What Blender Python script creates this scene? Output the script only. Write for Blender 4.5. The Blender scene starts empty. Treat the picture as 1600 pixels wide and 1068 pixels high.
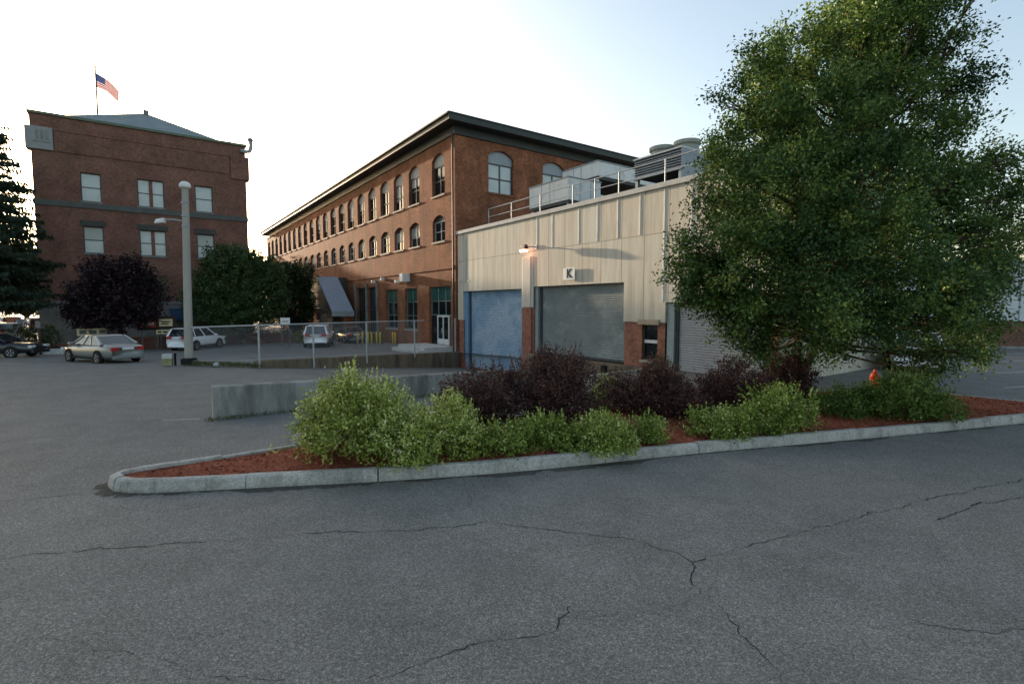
import bpy, math, random
import numpy as np
from mathutils import Vector, Matrix
from mathutils.geometry import delaunay_2d_cdt
R = math.radians
random.seed(7); RNG = np.random.default_rng(11)
SC = bpy.context.scene
COL = SC.collection

# ------------------------------------------------------------------ helpers
def tag(o, label=None, cat=None, group=None, kind=None):
    if label: o['label'] = label
    if cat: o['category'] = cat
    if group: o['group'] = group
    if kind: o['kind'] = kind
    return o

def empty(name, loc=(0, 0, 0), rz=0.0, label=None, cat=None, group=None):
    o = bpy.data.objects.new(name, None); COL.objects.link(o)
    o.location = loc; o.rotation_euler = (0, 0, rz)
    return tag(o, label, cat, group)

def kids(o):
    return [c for c in bpy.data.objects if c.parent == o]

def copy_tree(o, parent=None):
    c = o.copy(); COL.objects.link(c)
    if parent is not None: c.parent = parent
    for ch in kids(o): copy_tree(ch, c)
    return c

def unit(v):
    return Vector(v).normalized()

class MB:
    """collects faces, links them as one mesh object"""
    def __init__(s): s.v = []; s.f = []; s.mi = []; s.m = 0
    def add(s, vs, fs):
        n = len(s.v); s.v += [tuple(v) for v in vs]
        s.f += [tuple(i + n for i in f) for f in fs]; s.mi += [s.m] * len(fs); return s
    def box(s, x0, x1, y0, y1, z0, z1):
        return s.add([(x0,y0,z0),(x1,y0,z0),(x1,y1,z0),(x0,y1,z0),(x0,y0,z1),(x1,y0,z1),(x1,y1,z1),(x0,y1,z1)],
                     [(0,3,2,1),(4,5,6,7),(0,1,5,4),(1,2,6,5),(2,3,7,6),(3,0,4,7)])
    def hexa(s, p):
        return s.add(p, [(0,3,2,1),(4,5,6,7),(0,1,5,4),(1,2,6,5),(2,3,7,6),(3,0,4,7)])
    def cyl(s, a, b, r0, r1=None, n=12, caps=True):
        r1 = r0 if r1 is None else r1
        a = Vector(a); b = Vector(b); d = (b - a)
        if d.length < 1e-6: return s
        d.normalize()
        t = Vector((0, 0, 1)) if abs(d.z) < .9 else Vector((1, 0, 0))
        u = d.cross(t).normalized(); w = d.cross(u)
        vs = []
        for k in range(n):
            c, q = math.cos(2*math.pi*k/n), math.sin(2*math.pi*k/n)
            e = u*c + w*q
            vs += [a + e*r0, b + e*r1]
        fs = [(2*k, 2*k+1, (2*k+3) % (2*n), (2*k+2) % (2*n)) for k in range(n)]
        if caps: fs += [tuple(2*k for k in range(n)), tuple(2*k+1 for k in reversed(range(n)))]
        return s.add(vs, fs)
    def tube(s, pts, r, n=8):
        for a, b in zip(pts, pts[1:]): s.cyl(a, b, r, r, n)
        return s
    def lathe(s, prof, n=16, c=(0, 0, 0)):
        vs = []; fs = []
        for (r, z) in prof:
            for k in range(n):
                t = 2*math.pi*k/n; vs.append((c[0]+r*math.cos(t), c[1]+r*math.sin(t), c[2]+z))
        for j in range(len(prof)-1):
            for k in range(n):
                fs.append((j*n+k, j*n+(k+1) % n, (j+1)*n+(k+1) % n, (j+1)*n+k))
        fs.append(tuple(reversed(range(n)))); fs.append(tuple((len(prof)-1)*n+k for k in range(n)))
        return s.add(vs, fs)
    def prism(s, poly, y0, y1):
        """poly of (x, z), extruded along y"""
        n = len(poly)
        vs = [(x, y0, z) for x, z in poly] + [(x, y1, z) for x, z in poly]
        fs = [tuple(range(n)), tuple(reversed(range(n, 2*n)))]
        fs += [(i, i+n, (i+1) % n + n, (i+1) % n) for i in range(n)]
        return s.add(vs, fs)
    def build(s, name, mat, parent=None, smooth=False, bevel=0, sub=0, loc=None, rz=None):
        me = bpy.data.meshes.new(name); me.from_pydata(s.v, [], s.f)
        for m in (mat if isinstance(mat, (list, tuple)) else [mat]): me.materials.append(m)
        if isinstance(mat, (list, tuple)): me.polygons.foreach_set('material_index', s.mi)
        if smooth: me.polygons.foreach_set('use_smooth', [True]*len(s.f))
        me.update()
        o = bpy.data.objects.new(name, me); COL.objects.link(o)
        if parent is not None: o.parent = parent
        if loc is not None: o.location = loc
        if rz is not None: o.rotation_euler = (0, 0, rz)
        if bevel:
            b = o.modifiers.new('bevel', 'BEVEL'); b.width = bevel; b.segments = 2; b.limit_method = 'ANGLE'; b.angle_limit = R(35)
        if sub:
            b = o.modifiers.new('sub', 'SUBSURF'); b.levels = sub; b.render_levels = sub
        return o

def wall_mesh(mb, outline, holes, y0, depth, axis='x', pos=0.0):
    """wall face in x,z with openings and their reveals; outward is -y. axis 'y': the face lies at x=pos, outward +x."""
    pts = []; edges = []; 
    def ring(r):
        n = len(pts); pts.extend(Vector(p) for p in r)
        edges.extend((n+i, n+(i+1) % len(r)) for i in range(len(r)))
    ring(outline)
    for h in holes: ring(h)
    vo, eo, fo, _, _, _ = delaunay_2d_cdt(pts, edges, [], 1, 1e-5)
    def inside(p, r):
        c = False; x, y = p; n = len(r)
        for i in range(n):
            x1, y1 = r[i]; x2, y2 = r[(i+1) % n]
            if (y1 > y) != (y2 > y) and x < (x2-x1)*(y-y1)/(y2-y1)+x1: c = not c
        return c
    T = (lambda x, y, z: (x, y, z)) if axis == 'x' else (lambda x, y, z: (pos - y, x, z))
    keep = []
    for f in fo:
        cx = sum(vo[i].x for i in f)/len(f); cz = sum(vo[i].y for i in f)/len(f)
        if inside((cx, cz), outline) and not any(inside((cx, cz), h) for h in holes):
            a, b, c = (vo[f[0]], vo[f[1]], vo[f[2]])
            if (b-a).cross(c-a) < 0: f = list(reversed(f))
            keep.append(tuple(f))
    mb.add([T(v.x, y0, v.y) for v in vo], keep)
    for h in holes:
        n = len(h)
        mb.add([T(x, y0, z) for x, z in h] + [T(x, y0+depth, z) for x, z in h],
               [(i, (i+1) % n, (i+1) % n + n, i+n) for i in range(n)])
    return mb

def arch(x0, x1, z0, z1, rise=0.0, n=8):
    """opening outline, flat or segmental head"""
    if rise <= 0: return [(x0, z0), (x1, z0), (x1, z1), (x0, z1)]
    w = (x1-x0)/2; rad = (w*w+rise*rise)/(2*rise); cz = z1-rad; cx = (x0+x1)/2
    a = math.asin(w/rad)
    return [(x0, z0), (x1, z0)] + [(cx+rad*math.sin(a-2*a*k/n), cz+rad*math.cos(a-2*a*k/n)) for k in range(n+1)]

# ------------------------------------------------------------------ materials
def nt(name):
    m = bpy.data.materials.new(name); m.use_nodes = True
    t = m.node_tree; t.nodes.clear()
    o = t.nodes.new('ShaderNodeOutputMaterial'); p = t.nodes.new('ShaderNodeBsdfPrincipled')
    t.links.new(p.outputs[0], o.inputs[0])
    return m, t, p, o
def N(t, kind, **kw):
    n = t.nodes.new(kind)
    for k, v in kw.items():
        if k.startswith('i_'): n.inputs[k[2:].replace('_', ' ')].default_value = v
        else: setattr(n, k, v)
    return n
def coords(t, scale=(1, 1, 1)):
    c = N(t, 'ShaderNodeTexCoord'); m = N(t, 'ShaderNodeMapping'); m.inputs['Scale'].default_value = scale
    t.links.new(c.outputs['Object'], m.inputs[0]); return m.outputs[0]
def noise(t, vec, scale, detail=4, rough=.6):
    n = N(t, 'ShaderNodeTexNoise'); n.inputs['Scale'].default_value = scale
    n.inputs['Detail'].default_value = detail; n.inputs['Roughness'].default_value = rough
    t.links.new(vec, n.inputs['Vector']); return n.outputs[0]
def ramp(t, fac, stops):
    r = N(t, 'ShaderNodeValToRGB'); e = r.color_ramp.elements
    while len(e) > 1: e.remove(e[-1])
    e[0].position = stops[0][0]; e[0].color = (*stops[0][1], 1)
    for p, c in stops[1:]:
        q = e.new(p); q.color = (*c, 1)
    t.links.new(fac, r.inputs[0]); return r.outputs[0]
def mix(t, a, b, fac, mode='MIX'):
    m = N(t, 'ShaderNodeMix', data_type='RGBA', blend_type=mode)
    for s, i in ((a, 6), (b, 7)):
        if hasattr(s, 'type') and hasattr(s, 'is_linked'): t.links.new(s, m.inputs[i])
        else: m.inputs[i].default_value = (*s, 1)
    if hasattr(fac, 'is_linked'): t.links.new(fac, m.inputs[0])
    else: m.inputs[0].default_value = fac
    return m.outputs[2]
def mth(t, op, a, b=0.0, c=None):
    m = N(t, 'ShaderNodeMath', operation=op)
    for i, s in enumerate((a, b) if c is None else (a, b, c)):
        if hasattr(s, 'is_linked'): t.links.new(s, m.inputs[i])
        else: m.inputs[i].default_value = s
    return m.outputs[0]
def bump(t, p, h, strength=.3, dist=.02):
    b = N(t, 'ShaderNodeBump'); b.inputs['Strength'].default_value = strength; b.inputs['Distance'].default_value = dist
    t.links.new(h, b.inputs['Height']); t.links.new(b.outputs[0], p.inputs['Normal'])
def g3(v): return (v, v, v)
def sc(c, k): return tuple(min(1, x*k) for x in c)

def plain(name, col, rough=.7, var=.25, scale=3.0, stain=None, stain_scale=.8, metal=0.0, bmp=.15, fine=30.0, stretch=(1, 1, 1), lo=.5, hi=.75, spec=None, coat=0):
    m, t, p, o = nt(name); v = coords(t, stretch)
    n = noise(t, v, scale, 5)
    c = ramp(t, n, [(.25, sc(col, 1-var)), (.75, sc(col, 1+var))])
    if stain:
        k = noise(t, v, stain_scale, 6, .7)
        c = mix(t, c, stain, ramp(t, k, [(lo, g3(0)), (hi, g3(1))]))
    t.links.new(c, p.inputs['Base Color']); p.inputs['Roughness'].default_value = rough; p.inputs['Metallic'].default_value = metal
    if spec is None and rough >= .65: spec = .12
    if spec is not None: p.inputs['Specular IOR Level'].default_value = spec
    if coat: p.inputs['Coat Weight'].default_value = coat; p.inputs['Coat Roughness'].default_value = .05
    if bmp: bump(t, p, noise(t, v, fine, 3), bmp, .01)
    return m

def brick(name, c1, c2, mortar, blot=.35, stain=None, slo=.5, shi=.75, ss=.35):
    m, t, p, o = nt(name)
    c = N(t, 'ShaderNodeTexCoord'); s = N(t, 'ShaderNodeSeparateXYZ'); t.links.new(c.outputs['Object'], s.inputs[0])
    xy = mth(t, 'ADD', s.outputs[0], s.outputs[1]); cb = N(t, 'ShaderNodeCombineXYZ')
    t.links.new(xy, cb.inputs[0]); t.links.new(s.outputs[2], cb.inputs[1])
    b = N(t, 'ShaderNodeTexBrick'); t.links.new(cb.outputs[0], b.inputs['Vector'])
    b.inputs['Scale'].default_value = 1; b.inputs['Brick Width'].default_value = .21; b.inputs['Row Height'].default_value = .075
    b.inputs['Mortar Size'].default_value = .008; b.inputs['Mortar Smooth'].default_value = .2
    b.inputs['Color1'].default_value = (*c1, 1); b.inputs['Color2'].default_value = (*c2, 1); b.inputs['Mortar'].default_value = (*mortar, 1)
    col = b.outputs['Color']
    n = noise(t, c.outputs['Object'], .6, 6, .65)
    col = mix(t, col, ramp(t, n, [(.3, g3(1-blot)), (.7, g3(1+blot*.6))]), 1, 'MULTIPLY')
    n2 = noise(t, c.outputs['Object'], 5, 4, .7)
    col = mix(t, col, ramp(t, n2, [(.35, g3(.75)), (.65, g3(1.2))]), 1, 'MULTIPLY')
    if stain:
        mp = N(t, 'ShaderNodeMapping'); mp.inputs['Scale'].default_value = (1.6, 1.6, .25); t.links.new(c.outputs['Object'], mp.inputs[0])
        k = noise(t, mp.outputs[0], ss*2, 6, .7)
        col = mix(t, col, stain, ramp(t, k, [(slo, g3(0)), (shi, g3(.75))]))
    t.links.new(col, p.inputs['Base Color']); p.inputs['Roughness'].default_value = .9; p.inputs['Specular IOR Level'].default_value = .08
    bump(t, p, b.outputs['Fac'], -.4, .01)
    return m

def leafmat(name, cols, trans=.3, rough=.55):
    """colour varies leaf by leaf through the 'tint' attribute"""
    m, t, p, o = nt(name)
    a = N(t, 'ShaderNodeAttribute', attribute_name='tint')
    k = len(cols)-1
    c = ramp(t, a.outputs['Fac'], [(i/k, q) for i, q in enumerate(cols)])
    t.links.new(c, p.inputs['Base Color']); p.inputs['Roughness'].default_value = rough; p.inputs['Specular IOR Level'].default_value = .3
    tr = N(t, 'ShaderNodeBsdfTranslucent'); t.links.new(mix(t, c, (1.0, 1.0, .45), .25, 'MULTIPLY'), tr.inputs[0])
    ms = N(t, 'ShaderNodeMixShader'); ms.inputs[0].default_value = trans
    t.links.new(p.outputs[0], ms.inputs[1]); t.links.new(tr.outputs[0], ms.inputs[2]); t.links.new(ms.outputs[0], o.inputs[0])
    return m

def glassmat(name, col, rough=.08, var=.3, spec=.9):
    m, t, p, o = nt(name); v = coords(t)
    n = noise(t, v, .7, 3)
    t.links.new(ramp(t, n, [(.3, sc(col, 1-var)), (.7, sc(col, 1+var))]), p.inputs['Base Color'])
    p.inputs['Roughness'].default_value = rough; p.inputs['Specular IOR Level'].default_value = spec; p.inputs['IOR'].default_value = 1.5
    bump(t, p, noise(t, v, 1.3, 2), .08, .05)
    return m

MAT = {}
MAT['brick_mill'] = brick('brick_mill', (.35, .13, .065), (.225, .08, .042), (.20, .125, .085), .4, (.09, .05, .032), .48, .72)
MAT['brick_tower'] = brick('brick_tower', (.235, .105, .078), (.175, .078, .060), (.17, .125, .10), .35, (.15, .105, .06), .5, .75)
MAT['brick_pier'] = brick('brick_pier', (.36, .14, .09), (.28, .10, .065), (.3, .22, .18), .3)
MAT['brick_low'] = brick('brick_low', (.16, .065, .05), (.12, .05, .04), (.12, .09, .08), .3)
MAT['brick_far'] = brick('brick_far', (.22, .10, .075), (.18, .08, .06), (.18, .14, .12), .2)
MAT['stone'] = plain('stone', (.22, .215, .20), .85, .25, 2.0, (.11, .115, .10), .7)
MAT['sill'] = plain('sill_stone', (.34, .30, .25), .8, .2, 4)
MAT['green_trim'] = plain('green_trim', (.024, .031, .028), .6, .25, 2.0)
MAT['roofing'] = plain('roofing', (.055, .06, .06), .9, .2, 2)
MAT['slate'] = plain('slate', (.20, .235, .24), .55, .15, 1.2, stretch=(1, 1, 3))
MAT['panel_beige'] = plain('panel_beige', (.46, .43, .37), .75, .12, 3)
MAT['frame_dark'] = plain('frame_dark', (.05, .055, .055), .5, .15, 5)
MAT['frame_pale'] = plain('frame_pale', (.30, .36, .36), .5, .15, 5)
MAT['frame_green'] = plain('frame_green', (.10, .17, .16), .5, .15, 5)
MAT['frame_white'] = plain('frame_white', (.62, .64, .64), .5, .1, 5)
MAT['pane_dark'] = glassmat('pane_dark', (.012, .016, .018), .06, .4, .5)
MAT['pane_grey'] = glassmat('pane_grey', (.46, .50, .49), .2, .12, .5)
MAT['pane_blind'] = glassmat('pane_blind', (.34, .36, .33), .3, .1, .5)
MAT['pane_green'] = glassmat('pane_green', (.035, .10, .09), .1, .3, .6)
MAT['concrete'] = plain('concrete', (.30, .295, .275), .9, .25, 1.8, (.10, .10, .09), 2.2, bmp=.35, fine=45, stretch=(1, 1, .22), lo=.42, hi=.72)
MAT['concrete_brown'] = plain('concrete_brown', (.17, .135, .095), .9, .35, 1.8, (.06, .055, .05), 1.2, bmp=.35, fine=45, stretch=(1.6, 1.6, .3), lo=.48, hi=.7)
MAT['concrete_pale'] = plain('concrete_pale', (.50, .50, .48), .9, .15, 3, (.32, .32, .30), 2, bmp=.2)
MAT['pole_conc'] = plain('pole_concrete', (.36, .34, .30), .85, .12, 3, (.24, .23, .21), 1.5, stretch=(1, 1, .3), bmp=.2)
MAT['white_metal'] = plain('white_metal', (.72, .71, .68), .65, .08, 3, (.45, .45, .43), 1.2)
MAT['galv'] = plain('galvanised', (.42, .44, .45), .45, .12, 8, metal=.4, bmp=0)
MAT['rail'] = plain('rail_grey', (.36, .375, .38), .5, .1, 6, bmp=0)
MAT['grey_metal'] = plain('grey_metal', (.26, .29, .32), .5, .15, 2)
MAT['blue_grey'] = plain('blue_grey', (.42, .47, .54), .5, .1, 2, bmp=.05)
MAT['louvre'] = plain('louvre', (.085, .09, .09), .7, .2, 6)
MAT['black'] = plain('black_paint', (.012, .012, .012), .8, .2, 5)
MAT['rubber'] = plain('rubber', (.02, .02, .02), .85, .2, 8)
MAT['coping'] = plain('coping_grey', (.42, .42, .41), .75, .15, 2, (.26, .26, .25), 1.5)
MAT['beige_col'] = plain('beige_column', (.52, .49, .44), .75, .12, 2, (.36, .34, .30), 2, stretch=(1, 1, .3))
MAT['yellow'] = plain('yellow_paint', (.65, .47, .04), .5, .15, 6)
MAT['orange'] = plain('orange_paint', (.75, .11, .02), .5, .15, 8, (.5, .06, .015), 6)
MAT['canopy'] = plain('canopy_blue_grey', (.28, .34, .41), .5, .1, 2)
MAT['bark'] = plain('bark', (.09, .065, .045), .95, .35, 6, bmp=.8, fine=18, stretch=(1, 1, .3))
MAT['white_sign'] = plain('white_sign', (.72, .72, .69), .8, .06, 6, bmp=0)
MAT['red_sign'] = plain('red_sign', (.45, .05, .04), .5, .1, 6, bmp=0)
MAT['wood_sign'] = plain('sign_board', (.045, .03, .02), .7, .2, 6)
MAT['tan'] = plain('tan_paint', (.55, .45, .28), .6, .1, 6)
MAT['warehouse_white'] = plain('warehouse_white', (.55, .58, .60), .6, .08, 1.0)

def peeled_blue():
    m, t, p, o = nt('door_blue'); v = coords(t)
    n = noise(t, v, 1.4, 6, .7)
    c = ramp(t, n, [(.3, (.18, .29, .43)), (.7, (.29, .41, .53))])
    w = N(t, 'ShaderNodeTexVoronoi', feature='DISTANCE_TO_EDGE'); w.inputs['Scale'].default_value = 6
    wv = N(t, 'ShaderNodeVectorMath', operation='ADD'); nn = N(t, 'ShaderNodeTexNoise'); nn.inputs['Scale'].default_value = 5
    t.links.new(v, nn.inputs['Vector']); t.links.new(v, wv.inputs[0]); t.links.new(nn.outputs['Color'], wv.inputs[1]); t.links.new(wv.outputs[0], w.inputs['Vector'])
    scr = ramp(t, w.outputs['Distance'], [(.07, g3(1)), (.2, g3(0))])
    patch = ramp(t, noise(t, v, .42, 3), [(.45, g3(0)), (.55, g3(1))])
    c = mix(t, c, (.42, .50, .58), mth(t, 'MULTIPLY', mth(t, 'MULTIPLY', scr, patch), .95))
    c = mix(t, c, (.055, .11, .2), mth(t, 'MULTIPLY', ramp(t, noise(t, v, 7, 5, .8), [(.55, g3(0)), (.65, g3(1))]), .45))
    t.links.new(c, p.inputs['Base Color']); p.inputs['Roughness'].default_value = .75; p.inputs['Specular IOR Level'].default_value = .12
    return m
MAT['door_blue'] = peeled_blue()
MAT['door_grey'] = plain('door_grey_green', (.215, .24, .24), .8, .18, .9, (.36, .385, .375), .6, stretch=(1, 1, 1.2), bmp=0)
MAT['door_lilac'] = plain('door_lilac_grey', (.40, .39, .40), .8, .08, 1.0, bmp=0)

def cladding():
    m, t, p, o = nt('cladding')
    c = N(t, 'ShaderNodeTexCoord'); s = N(t, 'ShaderNodeSeparateXYZ'); t.links.new(c.outputs['Object'], s.inputs[0])
    u = mth(t, 'DIVIDE', mth(t, 'SUBTRACT', s.outputs[0], 1.04), 1.3)
    up = mth(t, 'GREATER_THAN', s.outputs[2], 5.75)
    fr = mth(t, 'FRACT', u); fl = mth(t, 'FLOOR', u)
    w = N(t, 'ShaderNodeTexWhiteNoise', noise_dimensions='2D'); cb = N(t, 'ShaderNodeCombineXYZ')
    t.links.new(fl, cb.inputs[0]); t.links.new(up, cb.inputs[1]); t.links.new(cb.outputs[0], w.inputs['Vector'])
    col = ramp(t, w.outputs['Value'], [(0, (.52, .475, .40)), (.4, (.575, .515, .43)), (.7, (.545, .51, .435)), (1, (.585, .55, .475))])
    groove = mth(t, 'LESS_THAN', fr, .022)
    hz = mth(t, 'LESS_THAN', mth(t, 'ABSOLUTE', mth(t, 'SUBTRACT', s.outputs[2], 5.75)), .02)
    mp = N(t, 'ShaderNodeMapping'); mp.inputs['Scale'].default_value = (2.2, 2.2, .18); t.links.new(c.outputs['Object'], mp.inputs[0])
    col = mix(t, col, (.33, .30, .24), ramp(t, noise(t, mp.outputs[0], 1.3, 6, .75), [(.44, g3(0)), (.72, g3(.8))]))
    mask = mth(t, 'MAXIMUM', groove, mth(t, 'MULTIPLY', hz, .6))
    col = mix(t, col, (.17, .16, .13), mask)
    t.links.new(col, p.inputs['Base Color']); p.inputs['Roughness'].default_value = .8; p.inputs['Specular IOR Level'].default_value = .1
    bump(t, p, mth(t, 'SUBTRACT', 1.0, mask), .5, .02)
    return m
MAT['cladding'] = cladding()

def asphalt():
    m, t, p, o = nt('asphalt'); v = coords(t)
    big = noise(t, v, .13, 5, .6); mid = noise(t, v, 1.1, 5, .65)
    c = ramp(t, big, [(.3, (.150, .147, .137)), (.7, (.192, .186, .170))])
    c = mix(t, c, ramp(t, mid, [(.3, g3(.84)), (.7, g3(1.14))]), 1, 'MULTIPLY')
    fine = noise(t, v, 42, 3, .8)
    c = mix(t, c, ramp(t, fine, [(.36, g3(.72)), (.5, g3(1.0)), (.64, g3(1.3))]), 1, 'MULTIPLY')
    for s_, st_ in ((112, [(0, g3(.6)), (.5, g3(.95)), (.8, g3(1.17)), (1, g3(1.75))]), (38, [(0, g3(.87)), (.6, g3(1.0)), (1, g3(1.2))])):
        vor = N(t, 'ShaderNodeTexVoronoi'); vor.inputs['Scale'].default_value = s_; t.links.new(v, vor.inputs['Vector'])
        sx = N(t, 'ShaderNodeSeparateColor'); t.links.new(vor.outputs['Color'], sx.inputs[0])
        c = mix(t, c, ramp(t, sx.outputs[0], st_), 1, 'MULTIPLY')
    st = noise(t, v, .45, 6, .75)
    c = mix(t, c, (.085, .09, .09), ramp(t, st, [(.56, g3(0)), (.8, g3(.6))]))
    # long tyre-polished bands
    mp = N(t, 'ShaderNodeMapping'); mp.inputs['Scale'].default_value = (.06, .55, 1); mp.inputs['Rotation'].default_value = (0, 0, R(12)); t.links.new(v, mp.inputs[0])
    c = mix(t, c, (.16, .163, .16), ramp(t, noise(t, mp.outputs[0], 1.0, 4), [(.5, g3(0)), (.75, g3(.5))]))
    t.links.new(c, p.inputs['Base Color']); p.inputs['Roughness'].default_value = .88; p.inputs['Specular IOR Level'].default_value = .18
    bump(t, p, noise(t, v, 90, 2), .25, .004)
    return m
MAT['asphalt'] = asphalt()
MAT['crack'] = plain('crack_fill', (.022, .023, .023), .95, .4, 20)
MAT['paint_line'] = plain('paint_line', (.42, .43, .42), .8, .2, 6, (.16, .17, .17), 5)

def mulchmat():
    m, t, p, o = nt('mulch'); v = coords(t, (1, 1, 1))
    n = noise(t, v, 26, 5, .8); n2 = noise(t, v, 1.6, 4)
    c = ramp(t, n, [(.3, (.10, .032, .02)), (.5, (.29, .09, .052)), (.7, (.46, .19, .125))])
    c = mix(t, c, ramp(t, n2, [(.3, g3(.65)), (.7, g3(1.15))]), 1, 'MULTIPLY')
    t.links.new(c, p.inputs['Base Color']); p.inputs['Roughness'].default_value = .95; p.inputs['Specular IOR Level'].default_value = .05
    bump(t, p, n, 1.0, .03); return m
MAT['mulch'] = mulchmat()
def granite():
    m, t, p, o = nt('granite_kerb'); v = coords(t)
    c = ramp(t, noise(t, v, 28, 4, .8), [(.3, (.27, .26, .24)), (.5, (.42, .405, .375)), (.7, (.56, .54, .50))])
    c = mix(t, c, ramp(t, noise(t, v, 1.7, 5, .7), [(.3, g3(.72)), (.7, g3(1.15))]), 1, 'MULTIPLY')
    c = mix(t, c, (.13, .125, .06), ramp(t, noise(t, v, 1.5, 6, .75), [(.52, g3(0)), (.72, g3(.6))]))
    mp = N(t, 'ShaderNodeMapping'); mp.inputs['Scale'].default_value = (1, 1, .15); t.links.new(v, mp.inputs[0])
    c = mix(t, c, (.06, .058, .05), ramp(t, noise(t, mp.outputs[0], 4.5, 5, .7), [(.52, g3(0)), (.72, g3(.6))]))
    t.links.new(c, p.inputs['Base Color']); p.inputs['Roughness'].default_value = .88; p.inputs['Specular IOR Level'].default_value = .1
    bump(t, p, noise(t, v, 18, 5, .8), .7, .02); return m
MAT['granite'] = granite()

# foliage
MAT['leaf_tree'] = leafmat('leaf_tree', [(.030, .068, .024), (.062, .125, .036), (.11, .19, .048), (.19, .26, .055), (.28, .29, .06)], .25)
MAT['leaf_light'] = leafmat('leaf_light', [(.08, .12, .015), (.18, .24, .034), (.32, .38, .075), (.50, .54, .17), (.66, .66, .36)], .22)
MAT['leaf_mid'] = leafmat('leaf_mid', [(.07, .115, .015), (.145, .21, .03), (.24, .32, .055), (.39, .46, .13), (.56, .58, .26)], .22)
MAT['leaf_olive'] = leafmat('leaf_olive', [(.045, .09, .018), (.085, .15, .025), (.15, .22, .045), (.25, .31, .08)], .22)
MAT['leaf_purple'] = leafmat('leaf_purple', [(.035, .018, .020), (.062, .028, .030), (.10, .042, .040), (.16, .075, .055), (.07, .085, .03)], .25)
MAT['leaf_plum'] = leafmat('leaf_plum', [(.014, .009, .013), (.028, .015, .021), (.05, .024, .032)], .2)
MAT['leaf_dark'] = leafmat('leaf_dark', [(.028, .055, .022), (.048, .086, .030), (.076, .118, .040), (.11, .15, .048)], .22)
MAT['leaf_spruce'] = leafmat('leaf_spruce', [(.012, .028, .018), (.025, .045, .026), (.04, .06, .03)], .2)
MAT['leaf_far'] = leafmat('leaf_far', [(.03, .045, .018), (.05, .07, .022), (.09, .085, .03)], .25)
MAT['leaf_hedge'] = leafmat('leaf_hedge', [(.018, .035, .012), (.035, .06, .018), (.055, .08, .025)], .2)
MAT['grass'] = leafmat('grass_blades', [(.04, .06, .02), (.08, .10, .03), (.16, .14, .06)], .25)

# ------------------------------------------------------------------ site frame
M0 = Vector((-3.924, 36.0, 0))                    # shared corner of mill and loading building
E_ = Vector((.81442, .58027, 0)); F_ = Vector((-.58027, .81442, 0))
RZ = math.atan2(-F_.y, -F_.x)                     # local x runs along the loading doors, local y into the buildings
def loc(s, y, z=0): return M0 - F_*s + E_*y + Vector((0, 0, z))
def sstep(a, b, x):
    t = min(1, max(0, (x-a)/(b-a))); return t*t*(3-2*t)
def gz(x, y):
    w = 1 - sstep(7, 14, x)
    return -w*min(.6, max(0, .04*(y-22)))
A0 = (-11.3, 22.5); A1 = (-3.58, 35.5); B1 = (6.23, 21.75); B0 = (-7.2, 12.07)
BAS = [A0, B0, B1, A1]
def rampz(x, y):
    d = (Vector((x, y, 0)) - M0).dot(-E_)
    z = -1.55*min(1, max(0, 1-d/14.0))
    return z
def in_poly(p, r):
    c = False; x, y = p; n = len(r)
    for i in range(n):
        x1, y1 = r[i]; x2, y2 = r[(i+1) % n]
        if (y1 > y) != (y2 > y) and x < (x2-x1)*(y-y1)/(y2-y1)+x1: c = not c
    return c

def make_ground():
    xs = [-900, -500, -300, -180, -120, -90, -70] + list(np.arange(-56, 45, 1.7)) + [50, 60, 80, 120, 200, 350, 600, 900]
    ys = [-300, -150, -80, -40, -20, -10, -4] + list(np.arange(0, 62, 1.7)) + [66, 75, 90, 120, 170, 260, 400, 700, 1200]
    pts = [Vector((x, y)) for x in xs for y in ys]
    edges = []
    n0 = len(pts)
    for a, b in zip(BAS, BAS[1:]+BAS[:1]):
        for k in range(12):
            pts.append(Vector((a[0]+(b[0]-a[0])*k/12, a[1]+(b[1]-a[1])*k/12)))
    m = len(pts)-n0
    edges = [(n0+i, n0+(i+1) % m) for i in range(m)]
    vo, eo, fo, *_ = delaunay_2d_cdt(pts, edges, [], 0, 1e-4)
    A = MB(); B = MB()
    fa = []; fb = []
    for f in fo:
        c = (sum(vo[i].x for i in f)/3, sum(vo[i].y for i in f)/3)
        if (vo[f[1]]-vo[f[0]]).cross(vo[f[2]]-vo[f[0]]) < 0: f = list(reversed(f))
        (fb if in_poly(c, BAS) else fa).append(tuple(f))
    A.add([(v.x, v.y, gz(v.x, v.y)) for v in vo], fa)
    used = sorted({i for f in fb for i in f}); mp = {i: k for k, i in enumerate(used)}
    B.add([(vo[i].x, vo[i].y, rampz(vo[i].x, vo[i].y)) for i in used], [tuple(mp[i] for i in f) for f in fb])
    g = tag(A.build('ground', MAT['asphalt'], smooth=True), 'cracked grey asphalt yard running to every side', kind='structure')
    r = tag(B.build('driveway', MAT['asphalt'], smooth=True), 'sunken asphalt truck ramp down to the roller doors', kind='structure')
    return g
GROUND = make_ground()

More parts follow.
